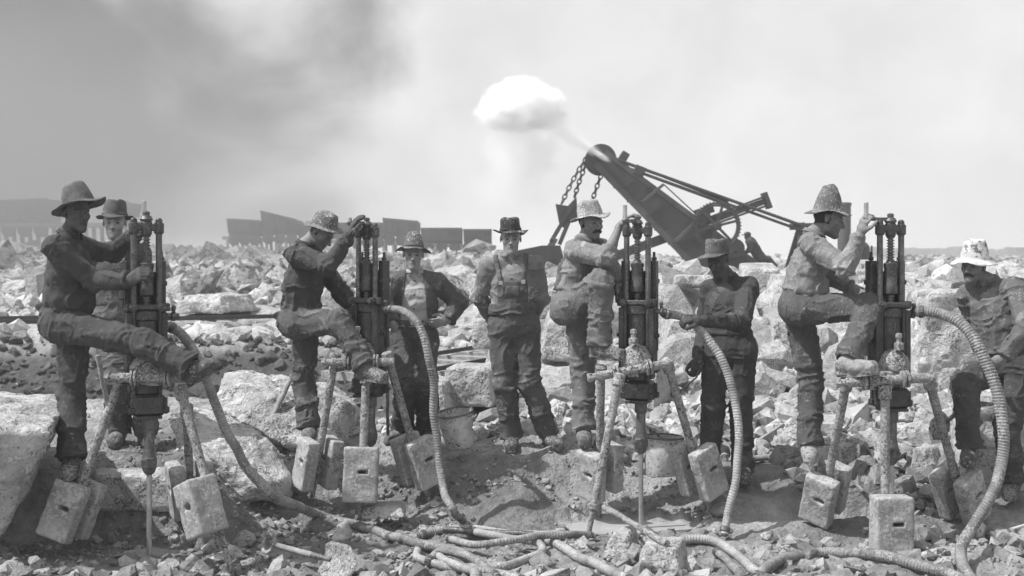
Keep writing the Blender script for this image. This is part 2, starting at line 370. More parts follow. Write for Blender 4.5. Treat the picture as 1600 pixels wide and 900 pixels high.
# ================================================================ GROUND
YS = [-40, 5, 6.5, 7.2, 8.0, 8.4, 8.8, 9.2, 10, 11, 12.5, 14, 16, 18, 20, 24, 30, 40, 60, 100, 250, 2500]
PRF = {
 -900: [.2, .1, .1, .1, .3, .5, .6, .66, .74, .60, -.8, -1, -.5, .66, .68, .95, 1.25, 1.7, 2.2, 2.2, 2.0, 1.8],
 0:    [.2, .05, .08, .06, .0, .54, .57, .64, .74, .60, -.8, -1, -.5, .66, .68, .95, 1.2, 1.6, 2.0, 2.0, 2.0, 1.8],
 130:  [.2, .0, .06, .04, -.02, .56, .57, .62, .72, .60, -.8, -1, -.5, .66, .68, .95, 1.2, 1.6, 2.1, 2.1, 2.0, 1.8],
 290:  [.2, .0, .02, .0, .0, .52, .56, .60, .70, .60, -.8, -1, -.5, .66, .68, .95, 1.25, 1.55, 2.05, 2.0, 2.0, 1.8],
 430:  [.2, .0, .02, .0, .0, .02, .15, .40, .58, .55, -.6, -1, -.5, .66, .68, .95, 1.25, 1.55, 1.98, 1.9, 2.0, 1.8],
 600:  [.2, .0, .02, .0, .0, .0, .02, .27, .44, .5, -.1, -.6, -.4, .55, .66, .95, 1.2, 1.5, 1.9, 1.85, 2.0, 1.8],
 700:  [.2, .0, .02, .0, .0, .02, .14, .36, .46, .55, .3, -.2, -.1, .35, .52, .85, 1.2, 1.5, 1.88, 1.85, 2.0, 1.8],
 800:  [.2, .0, .02, .0, .0, .06, .24, .40, .48, .65, .72, .72, .6, .8, .9, 1.1, 1.2, 1.45, 1.8, 1.8, 2.0, 1.8],
 900:  [.2, .0, .02, .0, .0, .0, .10, .40, .52, .75, 1.0, 1.15, 1.3, 1.38, 1.36, 1.3, 1.3, 1.45, 1.8, 2.0, 2.0, 1.8],
 1000: [.2, .0, .02, .0, .0, .0, .04, .22, .50, .80, 1.08, 1.22, 1.36, 1.42, 1.38, 1.25, 1.2, 1.4, 1.7, 1.8, 1.8, 1.8],
 1150: [.2, .0, .02, .0, .0, .04, .18, .31, .55, .85, 1.15, 1.28, 1.42, 1.46, 1.40, 1.2, 1.15, 1.35, 1.6, 1.7, 1.7, 1.8],
 1300: [.2, .0, .02, .0, .0, .08, .22, .38, .62, .9, 1.2, 1.32, 1.45, 1.50, 1.42, 1.2, 1.15, 1.35, 1.6, 1.7, 1.7, 1.8],
 1450: [.2, .0, .02, .0, .02, .10, .22, .40, .62, .9, 1.2, 1.32, 1.46, 1.52, 1.46, 1.3, 1.3, 1.4, 1.6, 1.7, 1.7, 1.8],
 1600: [.2, .0, .02, .02, .08, .22, .28, .40, .62, .9, 1.2, 1.32, 1.46, 1.52, 1.46, 1.3, 1.3, 1.4, 1.6, 1.7, 1.7, 1.8],
 2600: [.2, .1, .1, .1, .15, .3, .4, .5, .7, .9, 1.2, 1.32, 1.46, 1.52, 1.46, 1.3, 1.3, 1.4, 1.6, 1.7, 1.7, 1.8]}
UK = np.array(sorted(PRF)); TAB = np.array([PRF[k] for k in UK]); YK = np.array(YS, float)
def smooth_t(t): return t * t * (3 - 2 * t)
def ground_z(X, Y, detail=True):
    X = np.asarray(X, float); Y = np.asarray(Y, float); u = 800 + X * F / np.maximum(Y, 6.5)
    u = np.clip(u, UK[0], UK[-1] - 1e-3); i = np.clip(np.searchsorted(UK, u, side='right') - 1, 0, len(UK) - 2); a = (u - UK[i]) / (UK[i + 1] - UK[i])
    Yc = np.clip(Y, YK[0], YK[-1] - 1e-3); j = np.clip(np.searchsorted(YK, Yc, side='right') - 1, 0, len(YK) - 2); b = (Yc - YK[j]) / (YK[j + 1] - YK[j])
    a = smooth_t(a); b = .5 * b + .5 * smooth_t(b)
    z = (TAB[i, j] * (1 - a) + TAB[i + 1, j] * a) * (1 - b) + (TAB[i, j + 1] * (1 - a) + TAB[i + 1, j + 1] * a) * b
    if detail:
        p = np.stack([X, Y, 0 * X], -1)
        am = np.clip((Y - 9.0) / 6, 0, 1) * np.where((u < 720) & (Y < 18), .45, 1)
        z = z + (fbm(p * 1.6, 3) - .44) * (.10 + .25 * am) + (fbm(p * 7, 3) - .44) * (.06 + .05 * am)
        near = np.clip((13 - Y) / 4, 0, 1); z = z + (fbm(p * 24, 2) - .37) * .035 * near
        z = z + (fbm(p * .16 + 5, 3) - .44) * .55 * np.clip((Y - 22) / 30, 0, 1)
    return z
PUD = [(P(985, 815, 8.5), .52, .24, .010), (P(1285, 810, 8.55), .60, .17, .015), (P(620, 790, 8.85), .20, .06, .012), (P(225, 865, 7.8), .2, .12, .0)]
SLAB_YV = None
def make_ground():
    us = np.unique(np.r_[np.linspace(-2600, -60, 40), np.linspace(-60, 1660, 700), np.linspace(1660, 4200, 40)])
    ys = np.unique(np.r_[np.linspace(-40, 6, 14), np.linspace(6, 12.5, 420), 12.5 * (2500 / 12.5) ** np.linspace(0, 1, 300)])
    U, Yg = np.meshgrid(us, ys, indexing='ij'); X = (U - 800) * np.maximum(Yg, 6.5) / F; Z = ground_z(X, Yg)
    p = np.stack([X, Yg, 0 * X], -1)
    tone = .32 + .20 * (fbm(p * .9, 4) - .45) * 2
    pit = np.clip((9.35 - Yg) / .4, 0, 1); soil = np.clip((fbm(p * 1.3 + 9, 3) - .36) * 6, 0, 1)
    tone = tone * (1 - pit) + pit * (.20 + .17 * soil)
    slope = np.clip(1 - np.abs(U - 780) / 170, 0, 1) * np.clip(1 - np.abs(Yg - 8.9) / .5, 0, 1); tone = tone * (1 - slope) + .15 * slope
    tr = np.clip((18.0 - Yg) / .5, 0, 1) * np.clip((Yg - 10.4) / .6, 0, 1) * np.clip((730 - U) / 40, 0, 1); tone = tone * (1 - tr) + (.055 + .06 * fbm(p * 3, 3)) * tr
    far = np.clip((Yg - 22) / 20, 0, 1); tone = tone * (1 - far) + far * (.34 + .25 * (fbm(p * .25, 4) - .45) * 2)
    for (c, rx, ry, z0) in PUD:
        d = np.sqrt(((X - c[0]) / rx) ** 2 + ((Yg - c[1]) / ry) ** 2) + (fbm(p * 6, 3) - .44) * .9; w = np.clip((1.15 - d) / .25, 0, 1)
        Z = Z * (1 - w) + (z0) * w; tone = tone * (1 - w) + .44 * w
    V = np.stack([X.ravel(), Yg.ravel(), Z.ravel()], 1); n, m = U.shape; I = np.arange(n * m).reshape(n, m)
    Q = np.stack([I[:-1, :-1], I[1:, :-1], I[1:, 1:], I[:-1, 1:]], -1).reshape(-1, 4)
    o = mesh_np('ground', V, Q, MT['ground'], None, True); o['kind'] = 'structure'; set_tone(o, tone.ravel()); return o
GROUND = make_ground()
def gz(X, Y): return float(ground_z(np.array([X]), np.array([Y]))[0])

# slurry lying in the drilling hollow: thin wet sheets, 4 mm over the mud
SL = material('grey_slurry', .38, .15, 6, .35, .12, 14)
for c, rx, ry, z0 in PUD[:3]:
    th = np.linspace(0, 2 * np.pi, 60, endpoint=False); r = 1.0 + (fbm(np.stack([np.cos(th) * 2 + c[0], np.sin(th) * 2, 0 * th], 1), 3) - .44) * .9
    V = np.vstack([[c[0], c[1], z0 + .005], np.stack([c[0] + np.cos(th) * r * rx * .95, c[1] + np.sin(th) * r * ry * .95, 0 * th + z0 + .004], 1)])
    o = mesh_np('water', V, [(0, i + 1, (i + 1) % 60 + 1) for i in range(60)], SL, None, True); o['kind'] = 'structure'

# ================================================================ ROCKS
def hull_mesh(pts):
    bm = bmesh.new()
    for q in pts: bm.verts.new(q)
    r = bmesh.ops.convex_hull(bm, input=bm.verts); bmesh.ops.delete(bm, geom=[e for e in r['geom_interior'] if isinstance(e, bmesh.types.BMVert)], context='VERTS')
    bmesh.ops.delete(bm, geom=[v for v in bm.verts if not v.link_faces], context='VERTS')
    bmesh.ops.recalc_face_normals(bm, faces=bm.faces)
    bmesh.ops.dissolve_limit(bm, angle_limit=R_(14), verts=bm.verts, edges=bm.edges); bmesh.ops.triangulate(bm, faces=bm.faces)
    bm.verts.index_update(); V = np.array([v.co[:] for v in bm.verts]); Fc = np.array([[v.index for v in f.verts] for f in bm.faces]); bm.free(); return V, Fc
def rock_pts(r, n=15):
    p = r.rand(n, 3) * 2 - 1; k = np.argmax(np.abs(p), 1); m = r.rand(n) < .9
    for i in range(n):
        if m[i]: p[i, k[i]] = np.sign(p[i, k[i]]) * (.75 + .25 * r.rand())
    p /= np.maximum(1, np.linalg.norm(p, axis=1) / 1.25)[:, None]; return p * np.array([1, .62 + .38 * r.rand(), .42 + .45 * r.rand()])
rr = np.random.RandomState(5)
PROTO = [hull_mesh(rock_pts(rr, rr.randint(17, 27))) for _ in range(36)]
PROTO_F = [hull_mesh(rock_pts(rr, 13)) for _ in range(16)]
def rotm(r, tilt=.5):
    a = r.rand() * 6.283; b, c = (r.rand(2) - .5) * 2 * tilt
    return np.array(Matrix.Rotation(a, 3, 'Z') @ Matrix.Rotation(b, 3, 'X') @ Matrix.Rotation(c, 3, 'Y'))
def scatter(n, u0, u1, y0, y1, s0, s1, pw=2., reject=None, logy=True):
    out = []; u = rr.uniform(u0, u1, n); t = rr.rand(n); Y = y0 * (y1 / y0) ** t if logy else y0 + (y1 - y0) * t
    s = s0 + (s1 - s0) * rr.rand(n) ** pw; X = (u - 800) * Y / F; Z = ground_z(X, Y)
    for i in range(n):
        if reject and reject(u[i], Y[i], s[i]): continue
        out.append((X[i], Y[i], Z[i], s[i]))
    return out
KEEP = []      # (x, y, r) discs kept free of big stones: under feet, legs and tools
def kp(px, py, Y, r): c = P(px, py, Y); KEEP.append((c[0], c[1], r))
for a in ((108, 745, 7.6, .3), (180, 692, 8.45, .35), (246, 700, 8.4, .25), (484, 690, 9, .25), (612, 692, 9.5, .35), (670, 692, 9.5, .25), (800, 704, 9.3, .35), (870, 695, 9.3, .3),
          (914, 696, 8.7, .25), (1100, 742, 9, .3), (1162, 752, 9, .3), (1265, 715, 8.3, .25), (1578, 778, 8.4, .3), (715, 690, 9.3, .25), (1037, 735, 8.9, .25)): kp(*a)
def Gd(px, py, lift=.032):
    """point where the view ray through a photo pixel meets the ground, lifted a little"""
    y = 6.0
    while y < 12:
        c = P(px, py, y)
        if c[2] <= gz(c[0], c[1]) + lift: return c + [0, 0, .004]
        y += .01
    return P(px, py, 8)
for pth in (((430, 776), (490, 803), (560, 822), (640, 846), (690, 857), (728, 870), (742, 896)), ((1205, 885), (1240, 870), (1290, 864), (1350, 866), (1410, 878), (1470, 893), (1500, 905)), ((1050, 848), (1085, 843), (1112, 846), (1140, 860), (1165, 880), (1190, 905)),
            ((1118, 862), (1160, 905)), ((850, 842), (915, 875), (985, 910)), ((655, 838), (690, 828), (740, 826), (800, 834), (862, 836)), ((735, 830), (790, 842), (838, 848), (845, 864), (810, 880), (760, 890), (700, 885), (655, 872)), ((682, 868), (780, 898)), ((1503, 860), (1540, 905)), ((425, 853), (530, 890), (560, 900))):
    for (a, b) in zip(pth[:-1], pth[1:]):
        n_ = max(2, int(math.hypot(b[0] - a[0], b[1] - a[1]) / 14))
        for t_ in range(n_): c_ = Gd(a[0] + (b[0] - a[0]) * t_ / n_, a[1] + (b[1] - a[1]) * t_ / n_); KEEP.append((c_[0], c_[1] - .03, .055))
KA_ = np.array(KEEP)
def bad(u, Y, s):
    x = (u - 800) * Y / F
    if s > .022 and Y < 10 and (((x - KA_[:, 0]) ** 2 + (Y - KA_[:, 1]) ** 2) < (KA_[:, 2] + s * .7) ** 2).any(): return True
    if Y < 9.0:
        for (c, rx, ry, z0) in PUD:
            if ((x - c[0]) / (rx + s)) ** 2 + ((Y - c[1]) / (ry + s)) ** 2 < (1.0 if s > .03 else .72): return True
    return False
def pitbad(u, Y, s):
    if bad(u, Y, s): return True
    if 7.6 < Y < 9.3 and s > .05 and (380 < u < 960 or u < 300): return rr.rand() < .93
    return False
def clus(u, Y, s):
    if pitbad(u, Y, s): return True
    x = (u - 800) * Y / F; q = float(fbm(np.array([[x * 1.1, Y * 2.0, 3.3]]), 3)[0]); return q < .46 and rr.rand() < .92
ST = []
# loose stones in the foreground, mostly small and half buried
ST += scatter(13000, -80, 1680, 6.9, 9.6, .007, .045, 3.2, clus, False)
ST += scatter(1100, -60, 1660, 6.9, 8.1, .025, .10, 2.0, pitbad, False)
ST += scatter(1500, 1000, 1680, 8.5, 10.2, .03, .15, 2.2, bad, False)
ST += scatter(240, 640, 1010, 9.4, 10.5, .03, .12, 2, bad, False)
ST += scatter(160, 330, 640, 9.3, 10.6, .03, .12, 2, bad, False)
# the rubble bank climbing to the right
ST += scatter(4200, 760, 1720, 10, 19, .03, .16, 2.0, bad)
ST += scatter(400, 780, 1720, 10.4, 20, .15, .36, 1.8, bad)
ST += scatter(130, 840, 1700, 10.8, 15.5, .26, .44, 1.2, bad)
ST += scatter(2000, 760, 1720, 17, 40, .10, .36, 2.2)
# far side on the left: bank, plateau with track, hill of blasted stone
ST += scatter(90, -60, 760, 12, 17.6, .03, .12, 2.4)
def trackbad(u, Y, s):
    X = (u - 800) * Y / F; t = (X + 13) / 11.8; d_ = Y - (19.2 + 4.3 * t); return (s > .10 and abs(d_) < 1.2) or (s > .045 and -2.2 < d_ < 1.0)
ST += scatter(3600, -60, 860, 18.1, 32, .05, .26, 2.4, trackbad)
NEAR = len(ST)
FAR = scatter(90, -60, 780, 24, 58, .45, .95, 1.6) + scatter(40, 1000, 1700, 24, 60, .35, .7, 1.6) + scatter(7500, -80, 900, 26, 68, .12, .45, 2.4) + scatter(3500, 760, 1700, 22, 110, .15, .5, 2) + scatter(2500, -80, 820, 45, 62, .15, .42, 1.8) + scatter(500, -80, 420, 45, 62, .2, .6, 1.5)
size = np.array([s / y for (_, y, _, s) in ST]); order = np.argsort(-size)
inframe = [i for i in order if -20 < 800 + ST[i][0] * F / ST[i][1] < 1620 and CZ - ST[i][2] < .252 * ST[i][1]]
IND = set(inframe[:285])
PM = []
for k, (V, Fc) in enumerate(PROTO):
    me = bpy.data.meshes.new('rock'); me.from_pydata([tuple(v) for v in V], [], [tuple(f) for f in Fc]); me.materials.append(MT['rock']); PM.append(me)
PN = []
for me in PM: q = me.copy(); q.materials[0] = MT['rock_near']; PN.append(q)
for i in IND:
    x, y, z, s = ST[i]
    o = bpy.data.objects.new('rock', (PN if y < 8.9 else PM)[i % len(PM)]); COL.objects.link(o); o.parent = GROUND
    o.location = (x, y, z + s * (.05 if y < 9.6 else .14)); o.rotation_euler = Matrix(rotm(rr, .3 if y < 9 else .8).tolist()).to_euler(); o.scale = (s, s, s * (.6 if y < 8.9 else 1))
def stuff(name, lst, protos, m, sink, label):
    VV = []; FF = []; n = 0
    for k, (x, y, z, s) in enumerate(lst):
        V, Fc = protos[k % len(protos)]; R = rotm(rr, .8); VV.append(V @ R.T * s + [x, y, z + s * sink]); FF.append(Fc + n); n += len(V)
    o = mesh_np(name, np.vstack(VV), np.vstack(FF), m, GROUND, False, 3); o['kind'] = 'stuff'; return o
rest = [ST[i] for i in range(len(ST)) if i not in IND]
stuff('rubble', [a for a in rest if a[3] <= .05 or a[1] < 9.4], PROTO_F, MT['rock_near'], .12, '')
stuff('rubble', [a for a in rest if not (a[3] <= .05 or a[1] < 9.4)], PROTO, MT['rock'], .15, '')
stuff('earth_clods', scatter(1500, -60, 730, 15.2, 18.1, .025, .12, 2.2), PROTO_F, MT['clods'], .1, '')
stuff('rubble', FAR, PROTO_F, MT['rock_far'], .18, '')

# big blocks that can be told apart
def boulder(name, pts, label, cat='boulder', m='boulder', noise_amp=.03, h=.03, seed=1, cuts=10, group=None):
    """pts: corner points of the block; hull planes smoothed and roughened"""
    pts = np.asarray(pts, float); V, Fc = hull_mesh(pts); c = V.mean(0)
    PL = []
    for f in Fc:
        a, b, d = V[f]; n = np.cross(b - a, d - a); 
        if np.linalg.norm(n) < 1e-6: continue
        n = unit(n); 
        if np.dot(n, a - c) < 0: n = -n
        PL.append((n, np.dot(n, a)))
    r2 = np.random.RandomState(seed); size = (V.max(0) - V.min(0))
    for _ in range(cuts):
        n = unit(r2.randn(3)); w = (V @ n).max(); PL.append((n, w - r2.rand() * .10 * size.mean()))
    v = Vol(V.min(0) - .08, V.max(0) + .08, h); x, y, z = v.grid(); D = np.full(v.n, -9., np.float32)
    for n, w in PL:
        d = (x * n[0] + y * n[1] + z * n[2] - w).astype(np.float32); k = .02; hh = np.clip(.5 - .5 * (D - d) / k, 0, 1); D = D * (1 - hh) + d * hh + k * hh * (1 - hh)
    pp = np.stack(np.broadcast_arrays(x, y, z), -1); mk = np.abs(D) < .15; q = pp[mk]
    st = noise(q * [3, 3, 9] + seed); D[mk] -= ((fbm(q * 4 + seed, 3) - .44) * 2.2 * noise_amp + (fbm(q * 13 + seed, 3) - .44) * .9 * noise_amp + (np.abs(st - .5) < .03) * -.4 * noise_amp + (fbm(q * 40, 2) - .37) * .35 * noise_amp).astype(np.float32)
    v.D = D; V2, Q = v.mesh(); o = mesh_np(name, V2, Q, MT[m], None, True, root_at_base=True); o.data.set_sharp_from_angle(angle=R_(32)); return tag(o, label, cat, group)
def bx(px0, px1, pyt, pyb, Yf, Yb, skew=0., top=0., inset=.1):
    """block given by its front face in the photograph, front and back depth"""
    a, b, c, d = P(px0, pyb, Yf), P(px1, pyb, Yf), P(px1 - (px1 - px0) * inset, pyt, Yf + .05), P(px0 + (px1 - px0) * inset, pyt, Yf + .05)
    dy = np.array([skew, Yb - Yf, 0]); return [a, b, c, d] + [q + dy for q in (a, b)] + [q + dy + [0, 0, top] for q in (c, d)]
LB = [P(-90, 640, 7.0), P(60, 650, 6.95), P(88, 668, 7.15), P(102, 640, 7.6), P(95, 612, 8.4), P(20, 598, 8.5), P(-120, 596, 8.5), P(-140, 640, 7.1),
      P(-90, 830, 7.25), P(12, 800, 7.25), P(60, 735, 7.4), P(85, 715, 8.3), P(-100, 800, 8.4), P(4, 838, 7.3)]
boulder('boulder', LB, 'big rough boulder at the left edge with pale pitted top', noise_amp=.045, h=.022, seed=2, cuts=6)
boulder('boulder', [P(345, 590, 9.6), P(385, 577, 9.9), P(452, 584, 10.0), P(540, 628, 9.7), P(560, 640, 9.9), P(340, 640, 9.4), P(470, 700, 9.15), P(520, 760, 9.2), P(430, 690, 9.2), P(350, 588, 10.6), P(560, 620, 10.6), P(560, 740, 10.4), P(350, 700, 10.5)],
        'long pale broken ledge of rock behind the second drill', noise_amp=.05, h=.024, seed=9, cuts=8)
boulder('rock_slab', [P(150, 742, 8.12), P(300, 742, 8.12), P(150, 800, 8.12), P(300, 805, 8.12), P(140, 700, 8.7), P(350, 700, 8.8), P(150, 800, 8.7), P(330, 800, 8.8)],
        'flat-faced rock ledge behind the leftmost drill steel', noise_amp=.012, h=.02, seed=4, cuts=2)
boulder('rock_slab', [P(255, 640, 9.0), P(330, 625, 9.3), P(400, 668, 9.0), P(462, 745, 8.75), P(462, 800, 8.75), P(350, 800, 8.5), P(270, 720, 8.55), P(300, 700, 8.5), P(410, 760, 8.45), P(330, 650, 9.8), P(440, 720, 9.6)],
        'sloping gritty rock slab right of the leftmost drill', noise_amp=.035, h=.02, seed=5, cuts=3)
boulder('rock_block', bx(690, 772, 572, 640, 10.4, 11.1, .1, -.02, .04), 'square-faced pale block between the hands-on-hips man and the man in overalls', seed=6, noise_amp=.02, h=.02, cuts=3)
boulder('rock_block', bx(640, 700, 600, 650, 10.1, 10.7, .1, .02, .15), 'broken block left of the square-faced pale block', seed=16, noise_amp=.03, h=.02, cuts=6)
boulder('boulder', bx(1405, 1640, 448, 690, 10.2, 12.4, .2, -.1, .22), 'huge pale boulder behind the white-hatted man at the far right', seed=7, noise_amp=.06, h=.035, cuts=16)
boulder('rock_block', bx(1205, 1250, 498, 566, 11.2, 12, .1, 0, .05), 'flat-faced pale block left of the man in the tall pointed hat', seed=8, noise_amp=.02, h=.02, cuts=4)
boulder('rock_block', bx(1160, 1212, 495, 562, 11.6, 12.4, -.1, 0, .2), 'upright pale block right of the man in the dark pullover', seed=10, noise_amp=.02, h=.022, cuts=8)
boulder('rock_block', bx(1052, 1118, 430, 452, 12.5, 13.4, .1, 0, .05), 'long flat pale slab on the rubble left of the pullover man\'s head', seed=12, noise_amp=.012, h=.02, cuts=3)
boulder('rock_block', bx(1030, 1105, 500, 560, 11.3, 12, .0, .05, .25), 'angular pale block behind the hose coupling', seed=13, noise_amp=.02, h=.022, cuts=10)
boulder('rock_block', bx(1003, 1060, 590, 636, 10.4, 11, .0, .0, .1), 'pale slab right of the third drill\'s chuck above the bucket', seed=15, noise_amp=.02, h=.02, cuts=5)
rb = np.random.RandomState(77)
for (x_, y_, w_, h_, Y_b, lb_) in ((1015, 470, 62, 44, 12.6, 'pale block just right of the third drill, behind its guide rods'), (1045, 640, 60, 38, 10.6, 'pale block above the right pail, left of the hanging ladle'), (1075, 575, 58, 50, 11.0, 'pale block below the hose coupling, left of the pullover man'),
        (1190, 440, 70, 40, 13.2, 'pale block on the bank just right of the pullover man\'s hat'), (1215, 600, 66, 46, 10.8, 'pale block between the pullover man\'s and the pointed-hat man\'s thighs'), (1228, 450, 60, 44, 12.9, 'pale block touching the pointed-hat man\'s back'),
        (870, 470, 60, 46, 12.4, 'pale block left of the moustached man\'s belt'), (855, 590, 62, 40, 10.8, 'pale block right of the overalls man\'s knees'), (950, 620, 56, 40, 10.7, 'pale block behind the left legs of the third drill'),
        (1340, 440, 70, 38, 13.4, 'pale block left of the right drill\'s guide rods, under the raised sleeve'), (1195, 655, 62, 36, 10.2, 'low pale block right of the pullover man\'s shins'), (760, 520, 54, 44, 12.2, 'pale block at the overalls man\'s left hip as seen'),
        (1330, 640, 74, 46, 10.4, 'pale block between the right drill\'s left leg and front leg'), (1420, 640, 60, 40, 10.1, 'pale block between the right drill\'s front leg and right leg')):
    boulder('rock_block', bx(x_ - w_ / 2, x_ + w_ / 2, y_ - h_ / 2, y_ + h_ / 2 + 6, Y_b, Y_b + .5 + .4 * rb.rand(), (rb.rand() - .5) * .5, (rb.rand() - .6) * .2, .05 + .25 * rb.rand()), lb_, seed=rb.randint(999), noise_amp=.014, h=.026, cuts=9, group='large blocks in the rubble bank')
boulder('rock_block', bx(838, 905, 500, 565, 10.9, 11.6, .0, .1, .25), 'pale angular block between the overalls man and the moustached man', seed=17, noise_amp=.03, h=.024, cuts=10)
boulder('rock_block', bx(1500, 1625, 622, 800, 8.62, 9.3, .1, .0, .12), 'rough block the man at the far right leans against', seed=19, noise_amp=.03, h=.024, cuts=6)
boulder('rock_block', bx(992, 1066, 856, 898, 7.25, 7.6, .1, .0, .10), 'pale block in the foreground below the third drill, a pipe\'s shadow across it', seed=20, noise_amp=.015, h=.012, cuts=4)
boulder('rock_block', bx(935, 992, 842, 876, 7.6, 7.9, .1, .02, .25), 'dark jagged block under the slanting pipe', seed=22, noise_amp=.02, h=.012, cuts=8)
boulder('rock_block', bx(512, 540, 818, 848, 7.6, 7.72, .06, .04, .3), 'upright shard of stone under the long hose in the foreground', seed=23, noise_amp=.012, h=.01, cuts=6)
boulder('rock_block', bx(1428, 1468, 850, 876, 7.7, 7.95, .0, .0, .2), 'small flat stone right of the front weight of the right drill', seed=24, noise_amp=.01, h=.01, cuts=6)
boulder('rock_block', bx(1415, 1465, 700, 745, 8.9, 9.2, .2, .0, .2), 'tilted slab of stone right of the right drill\'s steel', seed=26, noise_amp=.012, h=.012, cuts=5)
boulder('rock_block', bx(560, 635, 790, 812, 8.35, 8.6, .0, .0, .1), 'flat dark stone in front of the second drill\'s front weight', seed=28, noise_amp=.01, h=.012, cuts=4)
boulder('rock_block', bx(268, 355, 462, 490, 21.5, 23, .3, .0, .2), 'large pale block beyond the railway track on the left', seed=30, noise_amp=.05, h=.04, cuts=10)
# ================================================================ PEOPLE
def skin(name, base):
    return material(name, base, .22, 30, .62, .22, 120, attr=True, spec=.45)
SKIN_D = skin('dark_skin', .075); SKIN_T = skin('sunburnt_skin', .27); SKIN_M = skin('weathered_skin', .19)
LEATHER = material('dusty_leather', .07, .5, 20, .8, .8, 60, spot=(.24, 70, .52, .2))
LEATHER_L = material('lime_caked_leather', .12, .5, 20, .85, .8, 60, spot=(.26, 60, .54, .2))
LEATHER_P = material('pale_worn_leather', .28, .4, 20, .85, .6, 60, spot=(.10, 60, .58, .2))
GLOVE = material('dirty_glove', .06, .5, 25, .85, .5, 70, spot=(.25, 40, .62, .3))
HAIR = material('dark_hair', .02, .4, 60, .6, .6, 120)
EYE = material('eye_white', .12, .1, 5, .3, 0, 5); PUP = material('eye_iris', .015, .1, 5, .2, 0, 5)
FELT = lambda nm, b, sp: material(nm, b, .35, 14, .95, .35, 90, spot=sp)
def cloth(nm, b, sp=None, sp2=None, stripe=None, st=None, bump=.45): return material(nm, b, .20, 5, .92, bump * .8, 150, spot=sp, spot2=sp2, stripe=stripe, weave=260, folds=-4.5, bdist=.03)

def solve(par, px, py, Ln, sg):
    d = np.array([(px - 800) / F, 1., (HOR - py) / F]); C = np.array([0, 0, CZ]) - par
    a = d @ d; b = 2 * d @ C; c = C @ C - Ln * Ln; q = b * b - 4 * a * c
    if q <= 0: Y = -b / (2 * a)
    else: Y = (-b + sg * math.sqrt(q)) / (2 * a)
    return np.array([0, 0, CZ]) + Y * d
def facing(yaw): a = R_(yaw); return np.array([math.cos(a), math.sin(a), 0.]), np.array([math.sin(a), -math.cos(a), 0.])
def frame(yaw, pitch, roll):
    lat, fw = facing(yaw); up = np.array([0, 0, 1.]); p = R_(pitch)
    fw2 = fw * math.cos(p) - up * math.sin(p); up2 = up * math.cos(p) + fw * math.sin(p); r = R_(roll)
    lat2 = lat * math.cos(r) - up2 * math.sin(r); up3 = up2 * math.cos(r) + lat * math.sin(r)
    return np.array([lat2, fw2, up3])

def hand(v, wr, d, n, l, curl=.3, inf=0., spread=.0, th=1.):
    d = unit(d); n = unit(n - d * np.dot(n, d)); s = np.dot(np.cross(d, n), l); l = unit(np.cross(d, n)) * (1 if s >= 0 else -1)
    v.cap(wr - d * .01, wr + d * .03, .022 + inf, .024 + inf, k=.02, w=l, st=1.25)
    v.cap(wr + d * .03, wr + d * .075, .0165 + inf, .015 + inf, k=.018, w=l, st=2.3)
    for i, (o, ln) in enumerate(zip((.030, .010, -.010, -.029), (.92, 1.02, .96, .78))):
        b = wr + d * (.088 - .005 * abs(i - 1)) + l * o; a = 0.
        jit = (.0, .06, -.04, .1)[i]; dl = unit(d + l * spread * (1.5 - i) * .35)
        for sg_, w_ in ((.044, .75), (.029, 1.15), (.022, .9)):
            a += curl * w_ + jit * curl; q = b + (dl * math.cos(a) + n * math.sin(a)) * sg_ * ln
            v.cap(b, q, .0098 + inf, .0088 + inf, k=.004); b = q
    b = wr + d * .025 + l * .026; q = b + unit(l * .65 + d * .75 + n * .35 * th) * .045; v.cap(b, q, .0145 + inf, .0115 + inf, k=.012)
    q2 = q + unit(d * .85 + l * .15 + n * .75 * curl * th) * .032; v.cap(q, q2, .011 + inf, .0105 + inf, k=.004); q3 = q2 + unit(d * .8 - l * .2 + n * 1.0 * curl * th) * .026; v.cap(q2, q3, .0105 + inf, .009 + inf, k=.004)

def head(v, H, R, nb):
    l, f, u = R
    p = lambda x, y, z: H + l * x + f * y + u * z
    v.ell(p(0, -.012, .030), (.074, .094, .086), R, .01)
    v.ell(p(0, .026, -.035), (.056, .062, .078), R, .03)
    v.cap(p(-.034, .016, -.072), p(0, .070, -.098), .015, .019, k=.028); v.cap(p(.034, .016, -.072), p(0, .070, -.098), .015, .019, k=.028)
    for s in (-1, 1):
        v.ell(p(s * .043, .056, -.020), (.018, .018, .016), R, .02)
        v.cap(p(s * .012, .086, .020), p(s * .043, .070, .018), .0095, .009, k=.012)
        v.ell(p(s * .030, .090, .001), (.018, .015, .011), R, .008, op='s')
        v.ell(p(s * .076, -.010, -.004), (.007, .016, .027), R, .006)
        v.cap(p(s * .010, .100, -.036), p(s * .011, .094, -.034), .0085, k=.006)
    v.cap(p(0, .088, .012), p(0, .112, -.029), .0075, .0115, k=.008)
    v.cap(p(-.019, .078, -.060), p(.019, .078, -.060), .009, k=.008); v.cap(p(0, .090, -.0565), p(0, .0895, -.056), .0085, k=.010)
    v.cap(p(-.014, .083, -.072), p(.014, .083, -.072), .008, k=.007)
    v.cap(p(-.021, .094, -.0645), p(.021, .094, -.0645), .0032, k=.005, op='s')
    v.cap(p(0, -.038, -.045), nb - f * .02 * 0, .043, .055, k=.016)

